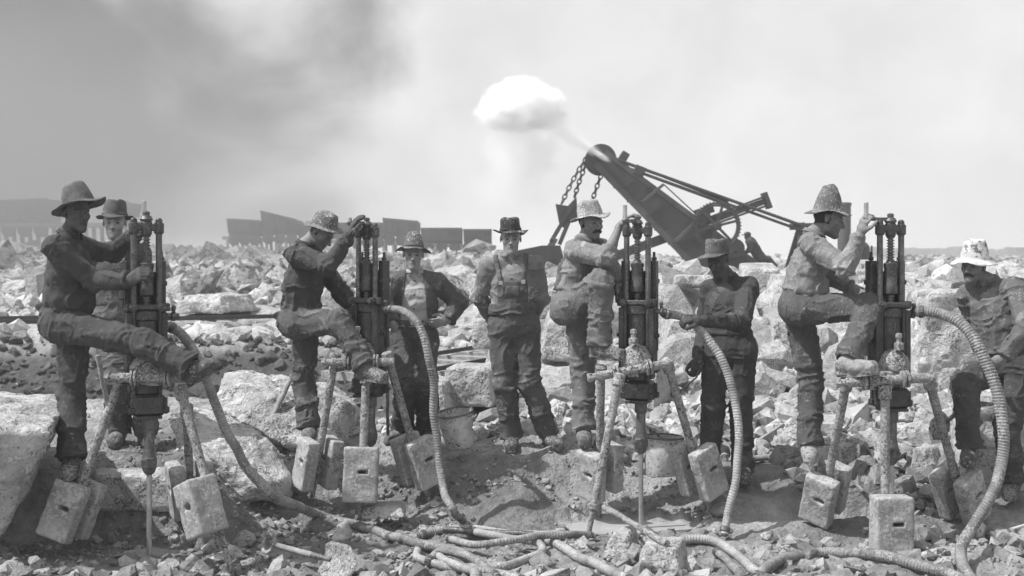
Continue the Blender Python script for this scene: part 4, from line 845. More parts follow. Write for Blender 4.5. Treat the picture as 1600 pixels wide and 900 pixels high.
JN = {}
dust = (.42, 30, .60, .35)
def jade(nm, b, amt=.6, tone=.45, sc=30): return cloth(nm, b, (tone * .68, sc * 3.0, amt + .055, .17), (b * 1.8, sc * .4, .60, .12))
PEOPLE = [
 dict(id='P1', label='man in dark shirt and wide felt hat, leg raised over the leftmost drill', Y=7.7, head=(119, 333), look=(48, 2, -2), hY=-.02, rag=(72, 478, 7.62), N=(108, 368), PV=(104, 492), tyaw=82, hyaw=80, skin=SKIN_D, gaze=(-.35, -.5, 0), stubble=1,
      EA=(148, 440, -1), WA=(204, 437, 7.48), HA=(232, 424, 7.43), EB=(176, 396, 1), WB=(213, 366, -1), HB=(229, 334, 7.56), gloves='AB', palmA=(.5, .6, -.2), thumbA=(0, -.3, 1), palmB=(.7, -.6, .2), thumbB=(1, 0, .6), curlA=.9, curlB=.75,
      KA=(224, 536, 7.47), FA=(300, 574, 7.42), TA=(352, 560, 7.40), KB=(112, 610, 7.78), FB=(112, 718, 7.62), TB=(106, 745, -1), soleA=(-.45, 0, .8),
      coat=dict(m=jade('charcoal_work_shirt', 0.054, .63, .20), wr=.012, blouse=True), trousers=dict(m=jade('dark_denim_overalls', 0.061, .62, .20), wr=.014), hat=dict(m=FELT('grey_felt', 0.111, (.32, 90, .64, .12)), tilt=(48, -16, -8), crown=(.090, .103), h=.125, brim=.075, droop=(-.012, .0, .008), dent=.004, top=.66, seed=3, up=.052, sx=.022)),
 dict(id='P2', label='man in knitted sweater and banded felt hat behind the leftmost drill', Y=8.75, head=(179, 348), look=(12, 2, 0), N=(179, 384), PV=(188, 488), tyaw=10, skin=SKIN_T, stubble=.6, eyes=True,
      EA=(148, 448, 1), WA=(166, 490, -1), HA=(180, 505, 1), EB=(226, 450, 1), WB=(214, 492, -1), HB=(200, 503, 1), curlA=.5, curlB=.5,
      KA=(182, 590, -1), FA=(186, 673, 1), TA=(178, 694, -1), KB=(224, 590, -1), FB=(228, 680, 1), TB=(246, 702, -1),
      coat=dict(m=cloth('grey_knit_sweater', 0.098, (.25, 40, .64, .3), bump=.8), wr=.006), trousers=dict(m=jade('grey_work_trousers', 0.098, .58, .28), wr=.016), bootm=LEATHER_L, hat=dict(m=FELT('dark_felt', .08, (.25, 90, .7, .12)), tilt=(12, -4, 3), crown=(.083, .098), h=.115, brim=.045, droop=(-.012, .01, .006), dent=.03, top=.78, seed=5, band=FELT('pale_band', .13, None), up=.045)),
 dict(id='P3', label='bowed man in dark jacket and spattered round hat, hand raised on the second drill', Y=9.0, head=(503, 362), look=(68, 42, 0), rag=(441, 492, 8.95), N=(478, 384), PV=(470, 492), tyaw=78, hyaw=75, skin=SKIN_M, eyes=False,
      EA=(514, 416, -1), WA=(545, 368, 1), HA=(557, 336, 8.70), EB=(534, 458, 9.15), WB=(552, 482, 9.05), HB=(566, 485, 8.95), gloves='AB', palmA=(.9, .2, .3), thumbA=(0, -1, .6), curlA=.35, palmB=(.5, -.8, 0), thumbB=(0, 0, 1), curlB=.8,
      KA=(531, 503, 8.72), FA=(570, 572, 8.62), TA=(612, 586, 8.5), KB=(474, 590, 9.1), FB=(484, 668, 9.0), TB=(482, 694, -1), soleA=(.1, 0, 1),
      coat=dict(m=jade('dark_canvas_jacket', 0.057, .60, .26), wr=.016, hem=-.05, w=1.08, name='jacket'), trousers=dict(m=jade('plaster_stained_trousers', 0.093, .54, .27, 22), wr=.016, turnup=True), bootm=LEATHER_L, hat=dict(m=FELT('spattered_felt', .12, (.50, 108, .55, .12)), tilt=(68, 18, -4), crown=(.090, .100), h=.085, brim=.05, droop=(-.014, 0, .006), dent=-.012, top=.80, seed=8, up=.050)),
 dict(id='P4', label='man with hands on hips in open jacket over pale striped shirt', Y=9.6, head=(646, 398), look=(4, 3, 2), N=(648, 427), PV=(646, 522), tyaw=5, skin=SKIN_T, stubble=.9,
      EA=(596, 468, -1), WA=(613, 505, -1), HA=(626, 515, 1), EB=(717, 470, 9.65), WB=(700, 500, 9.55), HB=(682, 505, 9.5), curlA=.5, curlB=.5, palmB=(-1, .4, 0), thumbB=(0, -.3, 1),
      KA=(633, 600, -1), FA=(628, 672, 9.55), TA=(606, 694, -1), KB=(666, 600, -1), FB=(668, 672, 9.6), TB=(672, 694, -1), belt=True, layer='open_jacket', jm=jade('open_work_jacket', 0.088, .60, .34),
      coat=dict(m=cloth('pale_striped_shirt', 0.390, (.5, 30, .66, .3), stripe=(38, .35)), wr=.012, buttons=True), trousers=dict(m=jade('spattered_dark_trousers', 0.068, .60, .30), wr=.014), bootm=LEATHER_L, hat=dict(m=FELT('ragged_felt', 0.104, (.42, 90, .58, .12)), tilt=(4, -6, 3), crown=(.075, .088), h=.115, brim=.062, droop=(-.022, -.004, -.006), dent=.0, top=.62, seed=11, up=.050, rag=.010, band=FELT('ribbon', .10, None))),
 dict(id='P5', label='man in bib overalls and spattered black derby hat, hands behind his back', Y=9.35, head=(798, 373), look=(2, 4, 0), N=(798, 401), PV=(803, 500), tyaw=0, skin=SKIN_T, stubble=.9,
      EA=(748, 462, 9.4), WA=(772, 505, 9.58), HA=(790, 512, 9.58), EB=(845, 465, 9.4), WB=(828, 505, 9.58), HB=(812, 515, 9.6), layer='bib',
      KA=(789, 600, 9.3), FA=(799, 684, 9.35), TA=(799, 706, -1), KB=(828, 600, 9.3), FB=(858, 679, 9.35), TB=(874, 697, -1),
      coat=dict(m=cloth('pinstriped_grey_shirt', 0.195, (.42, 34, .66, .3), stripe=(42, .22)), wr=.012, buttons=True), trousers=dict(m=jade('bib_overalls', 0.093, .62, .34), wr=.014, rise=.16), hat=dict(m=FELT('black_derby_felt', .028, (.55, 126, .58, .12)), tilt=(2, -3, -5), crown=(.078, .090), h=.100, brim=.055, droop=(.0, -.012, .016), dent=.012, top=.86, seed=14, flat=False, up=.050, band=FELT('black_ribbon', .03, None))),
 dict(id='P6', label='moustached man with rolled sleeves and one boot up on the third rock drill', Y=8.75, head=(923, 349), look=(34, 2, 3), N=(914, 378), PV=(897, 470), tyaw=60, hyaw=58, skin=SKIN_M, moustache=1.35, stubble=.7,
      SA=(898, 392, 8.62), SB=(938, 390, 8.92), EA=(948, 402, -1), WA=(968, 354, 1), HA=(984, 336, 8.5), EB=(967, 440, 8.9), WB=(981, 480, 8.75), HB=(992, 490, 8.65), palmA=(.5, 0, -1), thumbA=(0, -1, 0), curlA=.55, palmB=(0, -1, 0), curlB=.6,
      KA=(938, 440, 8.42), FA=(937, 540, 8.46), TA=(972, 552, 8.36), KB=(912, 580, 8.8), FB=(912, 672, 8.75), TB=(914, 694, -1), layer='vest', jm=jade('dusty_vest', 0.107, .60, .34),
      coat=dict(m=jade('lime_dusted_shirt', 0.195, .50, .42), wr=.013, rollA=.28, slv=.062), trousers=dict(m=jade('lime_dusted_trousers', 0.146, .56, .40), wr=.015), bootm=LEATHER_L, hat=dict(m=FELT('plaster_spattered_fedora', .24, (.50, 90, .52, .12)), tilt=(34, -6, -9), crown=(.084, .098), h=.110, brim=.056, droop=(-.004, .006, .014), dent=.03, top=.74, seed=17, up=.048)),
 dict(id='P7', label='man in dark pullover holding a hose coupling, ladle in his other hand', Y=9.0, head=(1122, 407), look=(-30, 20, -4), N=(1136, 434), PV=(1140, 535), tyaw=-25, skin=SKIN_D, eyes=True,
      SA=(1109, 452, 9.1), SB=(1170, 450, 8.95), EA=(1101, 512, 9.15), WA=(1092, 560, 9.0), HA=(1086, 592, 8.95), EB=(1158, 503, 8.72), WB=(1092, 501, 8.46), HB=(1058, 493, 8.38), gloves='AB', palmB=(-.2, .6, -1), thumbB=(0, -1, .6), curlB=.85, curlA=.8, palmA=(-.3, .9, 0),
      KA=(1114, 632, 8.98), FA=(1108, 722, 9.0), TA=(1096, 742, -1), KB=(1158, 638, 8.98), FB=(1161, 728, 9.0), TB=(1163, 755, -1),
      coat=dict(m=jade('dark_pullover', 0.054, .61, .33), wr=.012), trousers=dict(m=jade('dark_stained_trousers', 0.054, .62, .2), wr=.012, over=.05), hat=dict(m=FELT('creased_grey_felt', 0.091, (.40, 102, .60, .12)), tilt=(-30, 6, -2), crown=(.082, .096), h=.105, brim=.058, droop=(-.006, .012, .008), dent=.02, top=.84, seed=21, up=.048, flat=True)),
 dict(id='P8', label='man in tall pointed hat and lime-caked shirt, knee raised at the right drill', Y=8.3, head=(1294, 342), look=(78, 14, 0), N=(1271, 368), PV=(1252, 470), tyaw=75, hyaw=80, skin=SKIN_M, stubble=.8,
      EA=(1321, 418, -1), WA=(1345, 364, 7.97), HA=(1354, 333, 7.93), EB=(1300, 430, 8.55), WB=(1330, 450, 8.4), HB=(1345, 455, 8.3), palmA=(.8, .5, .1), thumbA=(0, -1, .6), curlA=.85,
      KA=(1362, 478, 8.02), FA=(1322, 564, 7.80), TA=(1374, 553, 7.66), KB=(1268, 598, 8.35), FB=(1264, 696, 8.3), TB=(1266, 720, -1), soleA=(-.15, 0, 1),
      coat=dict(m=jade('lime_caked_shirt', 0.186, .47, .38, 26), wr=.014, blouse=True, slv=.064), trousers=dict(m=jade('spattered_overall_trousers', 0.083, .57, .36), wr=.014), bootm=LEATHER_P, hat=dict(m=FELT('tall_grey_felt', 0.104, (.40, 102, .54, .12)), tilt=(78, 5, 0), crown=(.086, .094), h=.150, brim=.060, droop=(-.012, 0, .004), dent=-.01, top=.50, seed=24, up=.050)),
 dict(id='P9', label='man in white lime-caked hat resting at the far right', Y=8.5, head=(1521, 415), look=(-42, 6, 4), N=(1544, 441), PV=(1572, 560), tyaw=-48, hyaw=-55, skin=SKIN_M, moustache=.9, stubble=.8,
      EA=(1526, 505, 8.7), WA=(1532, 545, 8.55), HA=(1545, 560, 8.45), EB=(1604, 512, 8.15), WB=(1566, 560, 8.15), HB=(1546, 572, 8.2), curlA=.4, curlB=.6, palmB=(-.3, .8, -.4),
      KA=(1507, 602, 8.25), FA=(1516, 702, 8.18), TA=(1512, 732, 8.02), KB=(1574, 668, 8.35), FB=(1582, 754, 8.4), TB=(1576, 778, -1),
      coat=dict(m=jade('streaked_work_coat', 0.117, .55, .36), wr=.016, w=1.05), trousers=dict(m=jade('dark_smeared_trousers', 0.058, .60, .28), wr=.014), hat=dict(m=FELT('lime_white_hat', .55, (.16, 30, .60, .3)), tilt=(-42, 2, 4), crown=(.088, .100), h=.125, brim=.062, droop=(-.026, 0, -.004), dent=.01, top=.72, seed=27, up=.044, rag=.006)),
]
for sp in PEOPLE: JN[sp['id']] = person(sp)
# ================================================================ ROCK DRILLS
X_, Y_, Z_ = np.eye(3)
def weight_proto(w, t, hgt, seed):
    v = Vol((-w / 2 - .03, -t / 2 - .03, -hgt / 2 - .03), (w / 2 + .03, t / 2 + .03, hgt / 2 + .03), .0085)
    v.rbox((0, 0, 0), (w / 2, t / 2, hgt / 2), rd=.013, k=.003); v.rbox((w * .08, 0, .02), (.036, t, .013), rd=.008, k=.004, op='s')
    x, y, z = v.grid(); pp = np.stack(np.broadcast_arrays(x, y, z), -1); mk = np.abs(v.D) < .02; q = pp[mk]
    v.D[mk] += ((fbm(q * 14 + seed, 3) - .44) * .012 + np.clip(fbm(q * 9 + seed * 2, 2) - .50, 0, 1) * .06).astype(np.float32)
    V, Q = v.mesh(); me = mesh_np('weight', V, Q, MT['weight'], None, True); d = me.data; bpy.data.objects.remove(me); return d
WSLAB = weight_proto(.215, .095, .35, 1); WBLOCK = weight_proto(.215, .19, .335, 5); WFRONT = weight_proto(.235, .155, .375, 9)
def add_weight(root, me, c, ax):
    """ax rows: width, thickness, height directions"""
    o = bpy.data.objects.new('weight', me); COL.objects.link(o); o.parent = root; Mx = Matrix.Identity(4)
    for i in range(3):
        for j in range(3): Mx[j][i] = ax[i][j]
    o.matrix_local = Matrix.Translation(Vector(c - np.array(root.location))) @ Mx; return o
def drill(id_, cx, Y, label, crank, legs, tilt=0., zoff=0., yaw=0., inlet=1, pipe=None):
    C0 = P(cx, 405, Y); C0[2] = 0; root = empty('rock_drill', (C0[0], C0[1], 0), label, 'rock drill', 'rock drills on weighted tripods')
    def q(x, y, z): return C0 + np.array([x, y, z + zoff])
    M.ROT = (C0.copy(), yaw)
    k = M(); k.lathe(q(0, -.02, 2.085), Z_, [(.034, 0), (.040, .012), (.03, .03), (.020, .034), (.022, .055), (.010, .062)], 14); ch = k.build('crank_hub', MT['iron_worn'], root, True)
    crk = {'D4': .168, 'D2': .12}.get(id_, .14); a = R_(crank); dx = np.array([math.cos(a), math.sin(a), 0]); k = M(); k.beam(q(0, -.02, 2.108), q(0, -.02, 2.108) + dx * crk, .030, .022, np.cross(dx, Z_)); k.sph(q(0, -.02, 2.108) + dx * crk, .022, 10); k.build('crank_arm', MT['iron_worn'], root, False)
    k = M(); g0 = q(0, -.02, 2.10) + dx * crk; k.cyl(g0, g0 + Z_ * (.045 if id_ == 'D2' else .115), .0155, .0145); k.build('crank_grip', MT['steel'], root, True)
    # crosshead
    k = M(); k.box(q(0, -.02, 2.045), (.15, .045, .042), bev=.3); k.lathe(q(0, -.02, 1.985), Z_, [(.022, 0), (.033, .02), (.036, .09), (.028, .10)], 14)
    for s in (-1, 1): k.lathe(q(s * .075, -.02, 2.005), Z_, [(.024, 0), (.031, .01), (.031, .065), (.022, .07), (.020, .09), (.010, .10)], 12)
    k.build('crosshead', MT['iron_mid'], root, False)
    for s in (-1, 1): k = M(); k.cyl(q(s * .075, -.02, 1.50), q(s * .075, -.02, 2.02), .0195); k.build('guide_rod', MT['iron_worn'], root, True)
    k = M(); pr = []; z = 0
    while z < .50: pr += [(.0245, z), (.0245, z + .006), (.0165, z + .008), (.0165, z + .015)]; z += .018
    k.lathe(q(0, -.02, 1.50), Z_, pr, 14); k.build('feed_screw', MT['iron_worn'], root, True)
    k = M(); k.lathe(q(0, -.02, 1.62), Z_, [(.028, 0), (.044, .01), (.046, .05), (.041, .06), (.041, .17), (.045, .18), (.045, .20), (.030, .21), (.026, .22)], 18); k.build('back_head', MT['iron_mid'], root, True)
    for s in (-1, 1):
        k = M(); k.box(q(s * .100, .05, 1.53), (.045, .075, .62), bev=.15); k.box(q(s * .100, .05, 1.70), (.058, .09, .03), bev=.2)
        k.cyl(q(s * .100, .05, 1.84), q(s * .100, .05, 1.90), .010, n=8); k.lathe(q(s * .100, .05, 1.842), Z_, [(.019, 0), (.019, .02), (.014, .022)], 6); k.build('guide_shell', MT['iron'], root, False)
    k = M(); k.box(q(0, .09, 1.50), (.17, .03, .54), bev=.1); k.build('shell_back', MT['iron'], root, False)
    # yoke
    k = M(); k.box(q(0, -.03, 1.555), (.19, .09, .034), bev=.4)
    for s in (-1, 1): k.lathe(q(s * .085, -.085, 1.555) + Y_ * .03, -Y_, [(.028, 0), (.028, .03), (.018, .032), (.018, .05), (.008, .052)], 8); k.lathe(q(s * .115, -.03, 1.53), Z_, [(.022, 0), (.026, .01), (.026, .045), (.015, .05)], 8)
    k.build('yoke', MT['iron_mid'], root, False)
    k = M(); k.lathe(q(0, 0, 1.02), Z_, [(.062, 0), (.083, .01), (.083, .06), (.072, .07), (.072, .45), (.084, .46), (.084, .51), (.06, .52)], 20); k.box(q(0, .04, 1.28), (.20, .10, .50), bev=.15)
    for s in (-1, 1): k.cyl(q(s * .078, -.045, 1.0), q(s * .078, -.045, 1.54), .014); k.box(q(s * .105, .0, 1.30), (.035, .12, .44), bev=.2); k.lathe(q(s * .120, 0, 1.10) , X_ * s, [(.026, 0), (.026, .015), (.014, .017), (.014, .03)], 6); k.lathe(q(s * .120, 0, 1.33), X_ * s, [(.024, 0), (.024, .015), (.014, .017), (.014, .028)], 6)
    k.build('cylinder', MT['iron'], root, False)
    s = inlet; k = M(); k.lathe(q(s * .10, 0, 1.495), X_ * s, [(.030, 0), (.030, .02), (.018, .025), (.018, .05), (.030, .055), (.032, .075), (.020, .08), (.020, .10)], 10); k.cyl(q(s * .165, 0, 1.50), q(s * .165, -.02, 1.545), .011); k.sph(q(s * .165, -.02, 1.55), .016, 8); k.build('throttle_valve', MT['iron_worn'], root, False)
    if id_ in ('D1', 'D3'):
        k = M(); k.lathe(q(-.145, -.01, 1.60), Z_, [(.012, -.05), (.016, 0), (.026, .01), (.028, .06), (.016, .075), (.012, .09), (.018, .095), (.014, .11)], 12); k.cyl(q(-.145, -.01, 1.56), q(-.08, -.01, 1.555), .010); k.build('oiler', MT['iron_worn'], root, True)
    # saddle with its nut
    k = M(); k.lathe(q(0, -.06, 1.185), unit([0, -.55, .85]), [(.110, -.05), (.105, .01), (.085, .045), (.050, .075), (.036, .085)], 16); k.lathe(q(0, -.125, 1.275), Z_, [(.034, 0), (.034, .04), (.026, .042), (.018, .05), (.018, .075), (.024, .076), (.022, .10), (.008, .105)], 6); k.build('saddle', MT['crust'], root, False)
    # front head and chuck
    k = M(); k.box(q(.01, 0, .955), (.19, .17, .13), bev=.25)
    for sx in (-1, 1):
        for sy in (-1, 1): k.lathe(q(.01 + sx * .098, sy * .06, .90), Z_, [(.016, 0), (.026, .01), (.026, .04), (.014, .045), (.014, .10)], 6)
    k.box(q(.01, -.02, .882), (.15, .16, .02), bev=.3); k.build('front_head', MT['iron'], root, False)
    k = M(); k.cyl(q(.02, 0, .66), q(.02, 0, .90), .032); k.cyl(q(.02, 0, .80), q(.02, 0, .875), .042); k.build('piston_rod', MT['iron_worn'], root, True)
    k = M(); k.lathe(q(.02, 0, .52), Z_, [(.018, 0), (.034, .015), (.046, .05), (.048, .09), (.040, .12), (.034, .16)], 16); k.box(q(.02, -.045, .60), (.05, .03, .06), bev=.3)
    for sx in (-1, 1): k.lathe(q(.02 + sx * .018, -.055, .60), -Y_, [(.012, 0), (.012, .014), (.006, .015)], 6)
    k.build('chuck', MT['iron_worn'], root, False)
    k = M(); k.cyl(q(.02, 0, -.12 - zoff), q(.02, 0, .54), .0165, n=8); k.build('drill_steel', MT['wood' if False else 'steel'], root, False)
    M.ROT = None
    # tripod head
    pl, pr_ = pipe; A = P(*pl); B = P(*pr_); mid = (A + B) / 2
    k = M(); k.cyl(A, B, .031); d = unit(B - A)
    for t in (.22, .27, .68, .73): k.lathe(A + (B - A) * t - d * .008, d, [(.040, 0), (.055, .003), (.055, .016), (.040, .019)], 16)
    k.cyl(A - d * .045, A + d * .02, .024); k.lathe(A - d * .07, d, [(.028, 0), (.032, .004), (.032, .03), (.024, .034)], 6)
    k.beam(A + (B - A) * .5 + Y_ * .14, A + (B - A) * .5, .10, .07, (0, 0, 1)); k.build('tripod_head', MT['crust'], root, True)
    for (j, ft, wt, kind, yaw, low) in legs:
        J0 = P(*j); Ft = P(*ft); d = unit(Ft - J0); u = M(); br = J0 + (Ft - J0) * low
        u.cyl(J0 - d * .03, br, .030, .026); u.lathe(J0 - d * .04, d, [(.028, 0), (.041, .01), (.042, .08), (.033, .09)], 14); lg = u.build('leg', MT['crust'], root, True)
        u = M(); u.cyl(br - d * .04, Ft, .020, .017); u.lathe(br - d * .02, d, [(.034, 0), (.040, .005), (.040, .035), (.028, .04)], 10); u.build('extension_rod', MT['crust'], lg, True)
        if kind:
            c = J0 + (Ft - J0) * wt; lat, fw = facing(yaw); hz = -d; w_ = unit(lat - hz * np.dot(lat, hz)); th_ = np.cross(w_, hz)
            if th_[1] > 0: th_ = -th_
            ax = [w_, th_, hz]
            if kind == 'pair':
                add_weight(root, WSLAB, c + th_ * .090, ax); add_weight(root, WSLAB, c - th_ * .090 + hz * .02, [w_ * -1, th_ * -1, hz])
            elif kind == 'block': add_weight(root, WBLOCK, c + th_ * .08, ax)
            elif kind == 'front': add_weight(root, WFRONT, c + th_ * .105, ax)
    return root
# a leg: (joint px,py,Y) (foot px,py,Y) where the weight sits, its kind, its facing, where the pipe ends
drill('D1', 228, 7.62, 'leftmost rock drill, its top held by the young man with the raised leg', 88, [
    ((190, 588, 7.62), (90, 858, 7.5), .78, 'pair', -12, .62), ((283, 612, 7.5), (362, 893, 7.3), .63, 'block', -46, .50), ((292, 640, 8.0), (299, 835, 8.25), .62, 'pair', -60, .7)], pipe=((182, 590, 7.48), (296, 590, 7.48)), inlet=1, yaw=24)
drill('D2', 576, 8.8, 'rock drill between the bowed man and the man in the open jacket', 225, [
    ((523, 560, 8.7), (487, 782, 8.75), .745, 'pair', -58, .78), ((572, 590, 8.62), (563, 806, 8.5), .70, 'front', 3, .80), ((606, 558, 8.7), (673, 790, 8.85), .70, 'pair', 38, .82)], pipe=((518, 566, 8.64), (616, 566, 8.64)), yaw=-32)
drill('D3', 997, 8.45, 'rock drill under the moustached man\'s hand, its white-crusted tripod head bare', 248, [
    ((967, 592, 8.25), (918, 842, 8.15), .5, None, 0, .80), ((939, 580, 8.45), (936, 812, 8.75), .67, 'pair', -48, .8), ((1044, 572, 8.35), (1116, 818, 8.55), .66, 'pair', 38, .78)], pipe=((934, 588, 8.28), (1046, 568, 8.32)), yaw=-20)
drill('D4', 1389, 8.0, 'rock drill nearest the right side with a single slab weight hung at its front', 178, [
    ((1383, 612, 7.76), (1383, 868, 7.74), .80, 'front', 4, .80), ((1322, 600, 7.85), (1280, 822, 8.35), .76, 'pair', -42, .8), ((1452, 596, 7.9), (1518, 836, 8.3), .73, 'pair', 36, .78)], pipe=((1322, 598, 7.76), (1452, 590, 7.78)), yaw=12)

# ================================================================ HOSES
def hose(path, r, label, m='hose', rib=.019, amp=.065, sp=.004, group='air hoses', start=0):
    pts = spline(np.array(path), sp); r *= .93; pts = pts + np.stack([(noise(pts * 5) - .5), (noise(pts * 5 + 9) - .5), (noise(pts * 5 + 17) - .5) * .5], 1) * .03 * np.minimum(1, np.arange(len(pts)) / 60)[:, None]; n = 14; m_ = len(pts); s = np.arange(m_) * sp; tg = np.gradient(pts, axis=0); tg /= np.linalg.norm(tg, axis=1)[:, None]
    u = np.cross(tg[0], [0, 0, 1.]); u = unit(u) if np.linalg.norm(u) > .1 else X_; V = []; th = np.arange(n) * 2 * np.pi / n
    for i in range(m_):
        u = unit(u - tg[i] * np.dot(u, tg[i])); v = np.cross(tg[i], u); ph = s[i] / rib + th / (2 * np.pi); tri = np.abs(((ph % 1) - .5)) * 2
        rad = r * (1 - amp + amp * 2 * np.clip(tri * 1.4 - .2, 0, 1)); rad = rad * (1 + .05 * math.sin(i * .013 + r * 900)); V.append(pts[i] + (np.cos(th) * rad)[:, None] * u + (np.sin(th) * rad)[:, None] * v)
    V = np.vstack(V); I = np.arange(m_ * n).reshape(m_, n); Q = np.stack([I[:-1], np.roll(I[:-1], -1, 1), np.roll(I[1:], -1, 1), I[1:]], -1).reshape(-1, 4)[:, ::-1]
    root = empty('air_hose', pts[0], label, 'hose', group); mesh_np('hose_tube', V, Q, MT[m], root, True)
    for e, dd in ((0, 1), (-1, -1)):
        k = M(); d = unit(pts[e] - pts[e + dd * 4]); k.lathe(pts[e] - d * .05, d, [(r * 1.05, 0), (r * 1.22, .006), (r * 1.22, .03), (r * .9, .035), (r * .8, .055), (r * .7, .06)], 12); k.build('coupling', MT['iron_worn'], root, False)
    return root
def G(px, py, Y, lift=.03): c = P(px, py, Y); return c
def Gd_(px, py, lift=.032):
    """point where the view ray through a photo pixel meets the ground, lifted by the hose radius"""
    y = 6.0
    while y < 12:
        c = P(px, py, y)
        if c[2] <= gz(c[0], c[1]) + lift: return c + [0, 0, .004]
        y += .01
    return P(px, py, 8)
hose([P(262, 508, 7.9), P(285, 524, 7.9), P(305, 556, 7.75), P(322, 590, 7.7), P(340, 634, 7.75), P(362, 690, 7.8), P(388, 735, 7.8), P(430, 776, 7.75), Gd(490, 803), Gd(560, 822), Gd(640, 846), Gd(690, 857), Gd(728, 870), Gd(742, 896), Gd(730, 925)], .033, 'long ribbed hose running from the leftmost drill down across the foreground', 'hose_mid')
hose([P(604, 483, 8.72), P(628, 485, 8.65), P(650, 502, 8.5), P(668, 540, 8.45), P(676, 590, 8.45), P(679, 650, 8.45), P(682, 710, 8.4), P(692, 760, 8.3), P(708, 795, 8.1), Gd(724, 816), Gd(738, 828)], .029, 'ribbed hose curving from the second drill down to the coiled hose')
hose([P(1037, 491, 8.42), P(1062, 494, 8.5), P(1090, 510, 8.47), P(1116, 545, 8.4), P(1138, 590, 8.35), P(1150, 640, 8.3), P(1154, 690, 8.25), P(1148, 750, 8.15), P(1138, 800, 8.1), Gd(1130, 838)], .030, 'ribbed hose held by the man in the pullover and running down beside him', 'hose_light')
hose([P(1431, 487, 8.0), P(1465, 489, 7.95), P(1500, 505, 7.85), P(1532, 545, 7.75), P(1556, 600, 7.7), P(1567, 660, 7.65), P(1568, 720, 7.6), P(1548, 775, 7.5), P(1520, 825, 7.45), P(1503, 860, 7.3), P(1512, 895, 7.1), Gd(1540, 930)], .037, 'thick ribbed hose arching from the right drill past the man at the far right')
hose([Gd(1180, 905), Gd(1205, 885), Gd(1240, 870), Gd(1290, 864), Gd(1350, 866), Gd(1410, 878), Gd(1470, 893), Gd(1500, 905), Gd(1530, 925)], .034, 'ribbed hose lying in an arc along the bottom edge at the right')
hose([Gd(1050, 848), Gd(1085, 843), Gd(1112, 846), Gd(1140, 860), Gd(1165, 880), Gd(1190, 905)], .030, 'pale ribbed hose bending down to the bottom edge, right of the foreground block', 'hose_light')
hose([Gd(1118, 862), Gd(1140, 880), Gd(1160, 905)], .028, 'dull hose end beside the pale bending hose at the bottom edge')
hose([Gd(850, 842), Gd(880, 855), Gd(915, 875), Gd(950, 893), Gd(985, 910)], .030, 'short pale hose slanting to the bottom edge left of the foreground block', 'hose_light')
hose([Gd(655, 838), Gd(690, 828), Gd(740, 826), Gd(800, 834), Gd(862, 836, .05), Gd(886, 830, .05)], .027, 'upper turn of the hose coil with its end to the right', 'hose_light')
hose([Gd(735, 830, .05), Gd(790, 842, .06), Gd(838, 848, .06), Gd(845, 864, .05), Gd(810, 880, .05), Gd(760, 890), Gd(700, 885), Gd(655, 872), Gd(650, 858)], .027, 'loop of pale hose in the coil before the second drill', 'hose_light')
hose([Gd(682, 868, .06), Gd(700, 878, .05), Gd(735, 893, .05), Gd(780, 898), Gd(820, 910)], .027, 'lower turn of the hose coil cut by the bottom edge', 'hose_light')

hose([Gd(700, 842, .05), Gd(742, 852, .07), Gd(792, 846, .09), Gd(840, 838, .09), Gd(884, 836, .06), Gd(930, 838)], .026, 'dull ribbed hose crossing over the pale coil towards the middle', 'hose_mid')
hose([Gd(668, 880, .04), Gd(690, 862, .08), Gd(726, 868, .09), Gd(752, 882, .06), Gd(775, 905)], .027, 'short dark hose bend inside the coil at the bottom edge', 'hose')

# ================================================================ TOOLS AND LOOSE GEAR
def pole(a, b, r, label, name='pole', m='wood', cat='pole', r2=None, split=False):
    k = M(); a = np.asarray(a); b = np.asarray(b); n = 14; pts = [a + (b - a) * t for t in np.linspace(0, 1, n)]; wob = [(rr.rand(3) - .5) * r * .35 for _ in pts]
    k.ringtube([p + w for p, w in zip(pts, wob)], np.linspace(r, r2 or r, n), 12); return tag(k.build(name, MT[m], None, True, base=True), label, cat)
pole(Gd(1315, 700, .03), P(1462, 774, 8.75), .027, 'pale round pole slanting down behind the right drill', 'wooden_pole', 'wood')
pole(Gd(1165, 718, .03), Gd(1247, 712, .03), .024, 'round pole end lying left of the pointed-hat man\'s boot', 'wooden_pole')
pole(P(940, 790, 8.2), P(1042, 850, 7.35), .020, 'thin pipe leaning from the third drill\'s front leg down over the foreground block', 'iron_pipe', 'crust', 'pipe')
pole(Gd(693, 829, .05), Gd(832, 836, .06), .022, 'straight pipe lying over the hose coil', 'iron_pipe', 'iron_worn', 'pipe')
pole(P(152, 556, 8.3), P(170, 640, 8.35), .018, 'pale tool handle between the legs of the two men at the left', 'tool_handle', 'wood', 'tool')
pole(P(458, 585, 9.6), P(418, 668, 9.35), .020, 'pale handle leaning on the rock ledge left of the bowed man', 'tool_handle', 'wood', 'tool')
pole(P(605, 590, 9.1), P(606, 680, 9.15), .012, 'thin iron rod standing behind the second drill', 'iron_rod', 'iron_worn', 'tool')
def plank(a, b, w, t, label):
    k = M(); k.beam(np.asarray(a), np.asarray(b), w, t, (.3, .2, 1), bev=.12); return tag(k.build('plank', MT['wood'], None, False, base=True), label, 'plank')
plank(Gd(812, 722, .02), Gd(868, 700, .02), .05, .02, 'narrow weathered lath lying at the feet of the man in overalls')
plank(Gd(1172, 704, .03), Gd(1226, 668, .06), .07, .03, 'split plank poking out of the rubble right of the pullover man')
plank(Gd(730, 829, .02), Gd(796, 845, .02), .03, .015, 'pale splinter of wood behind the hose coil')
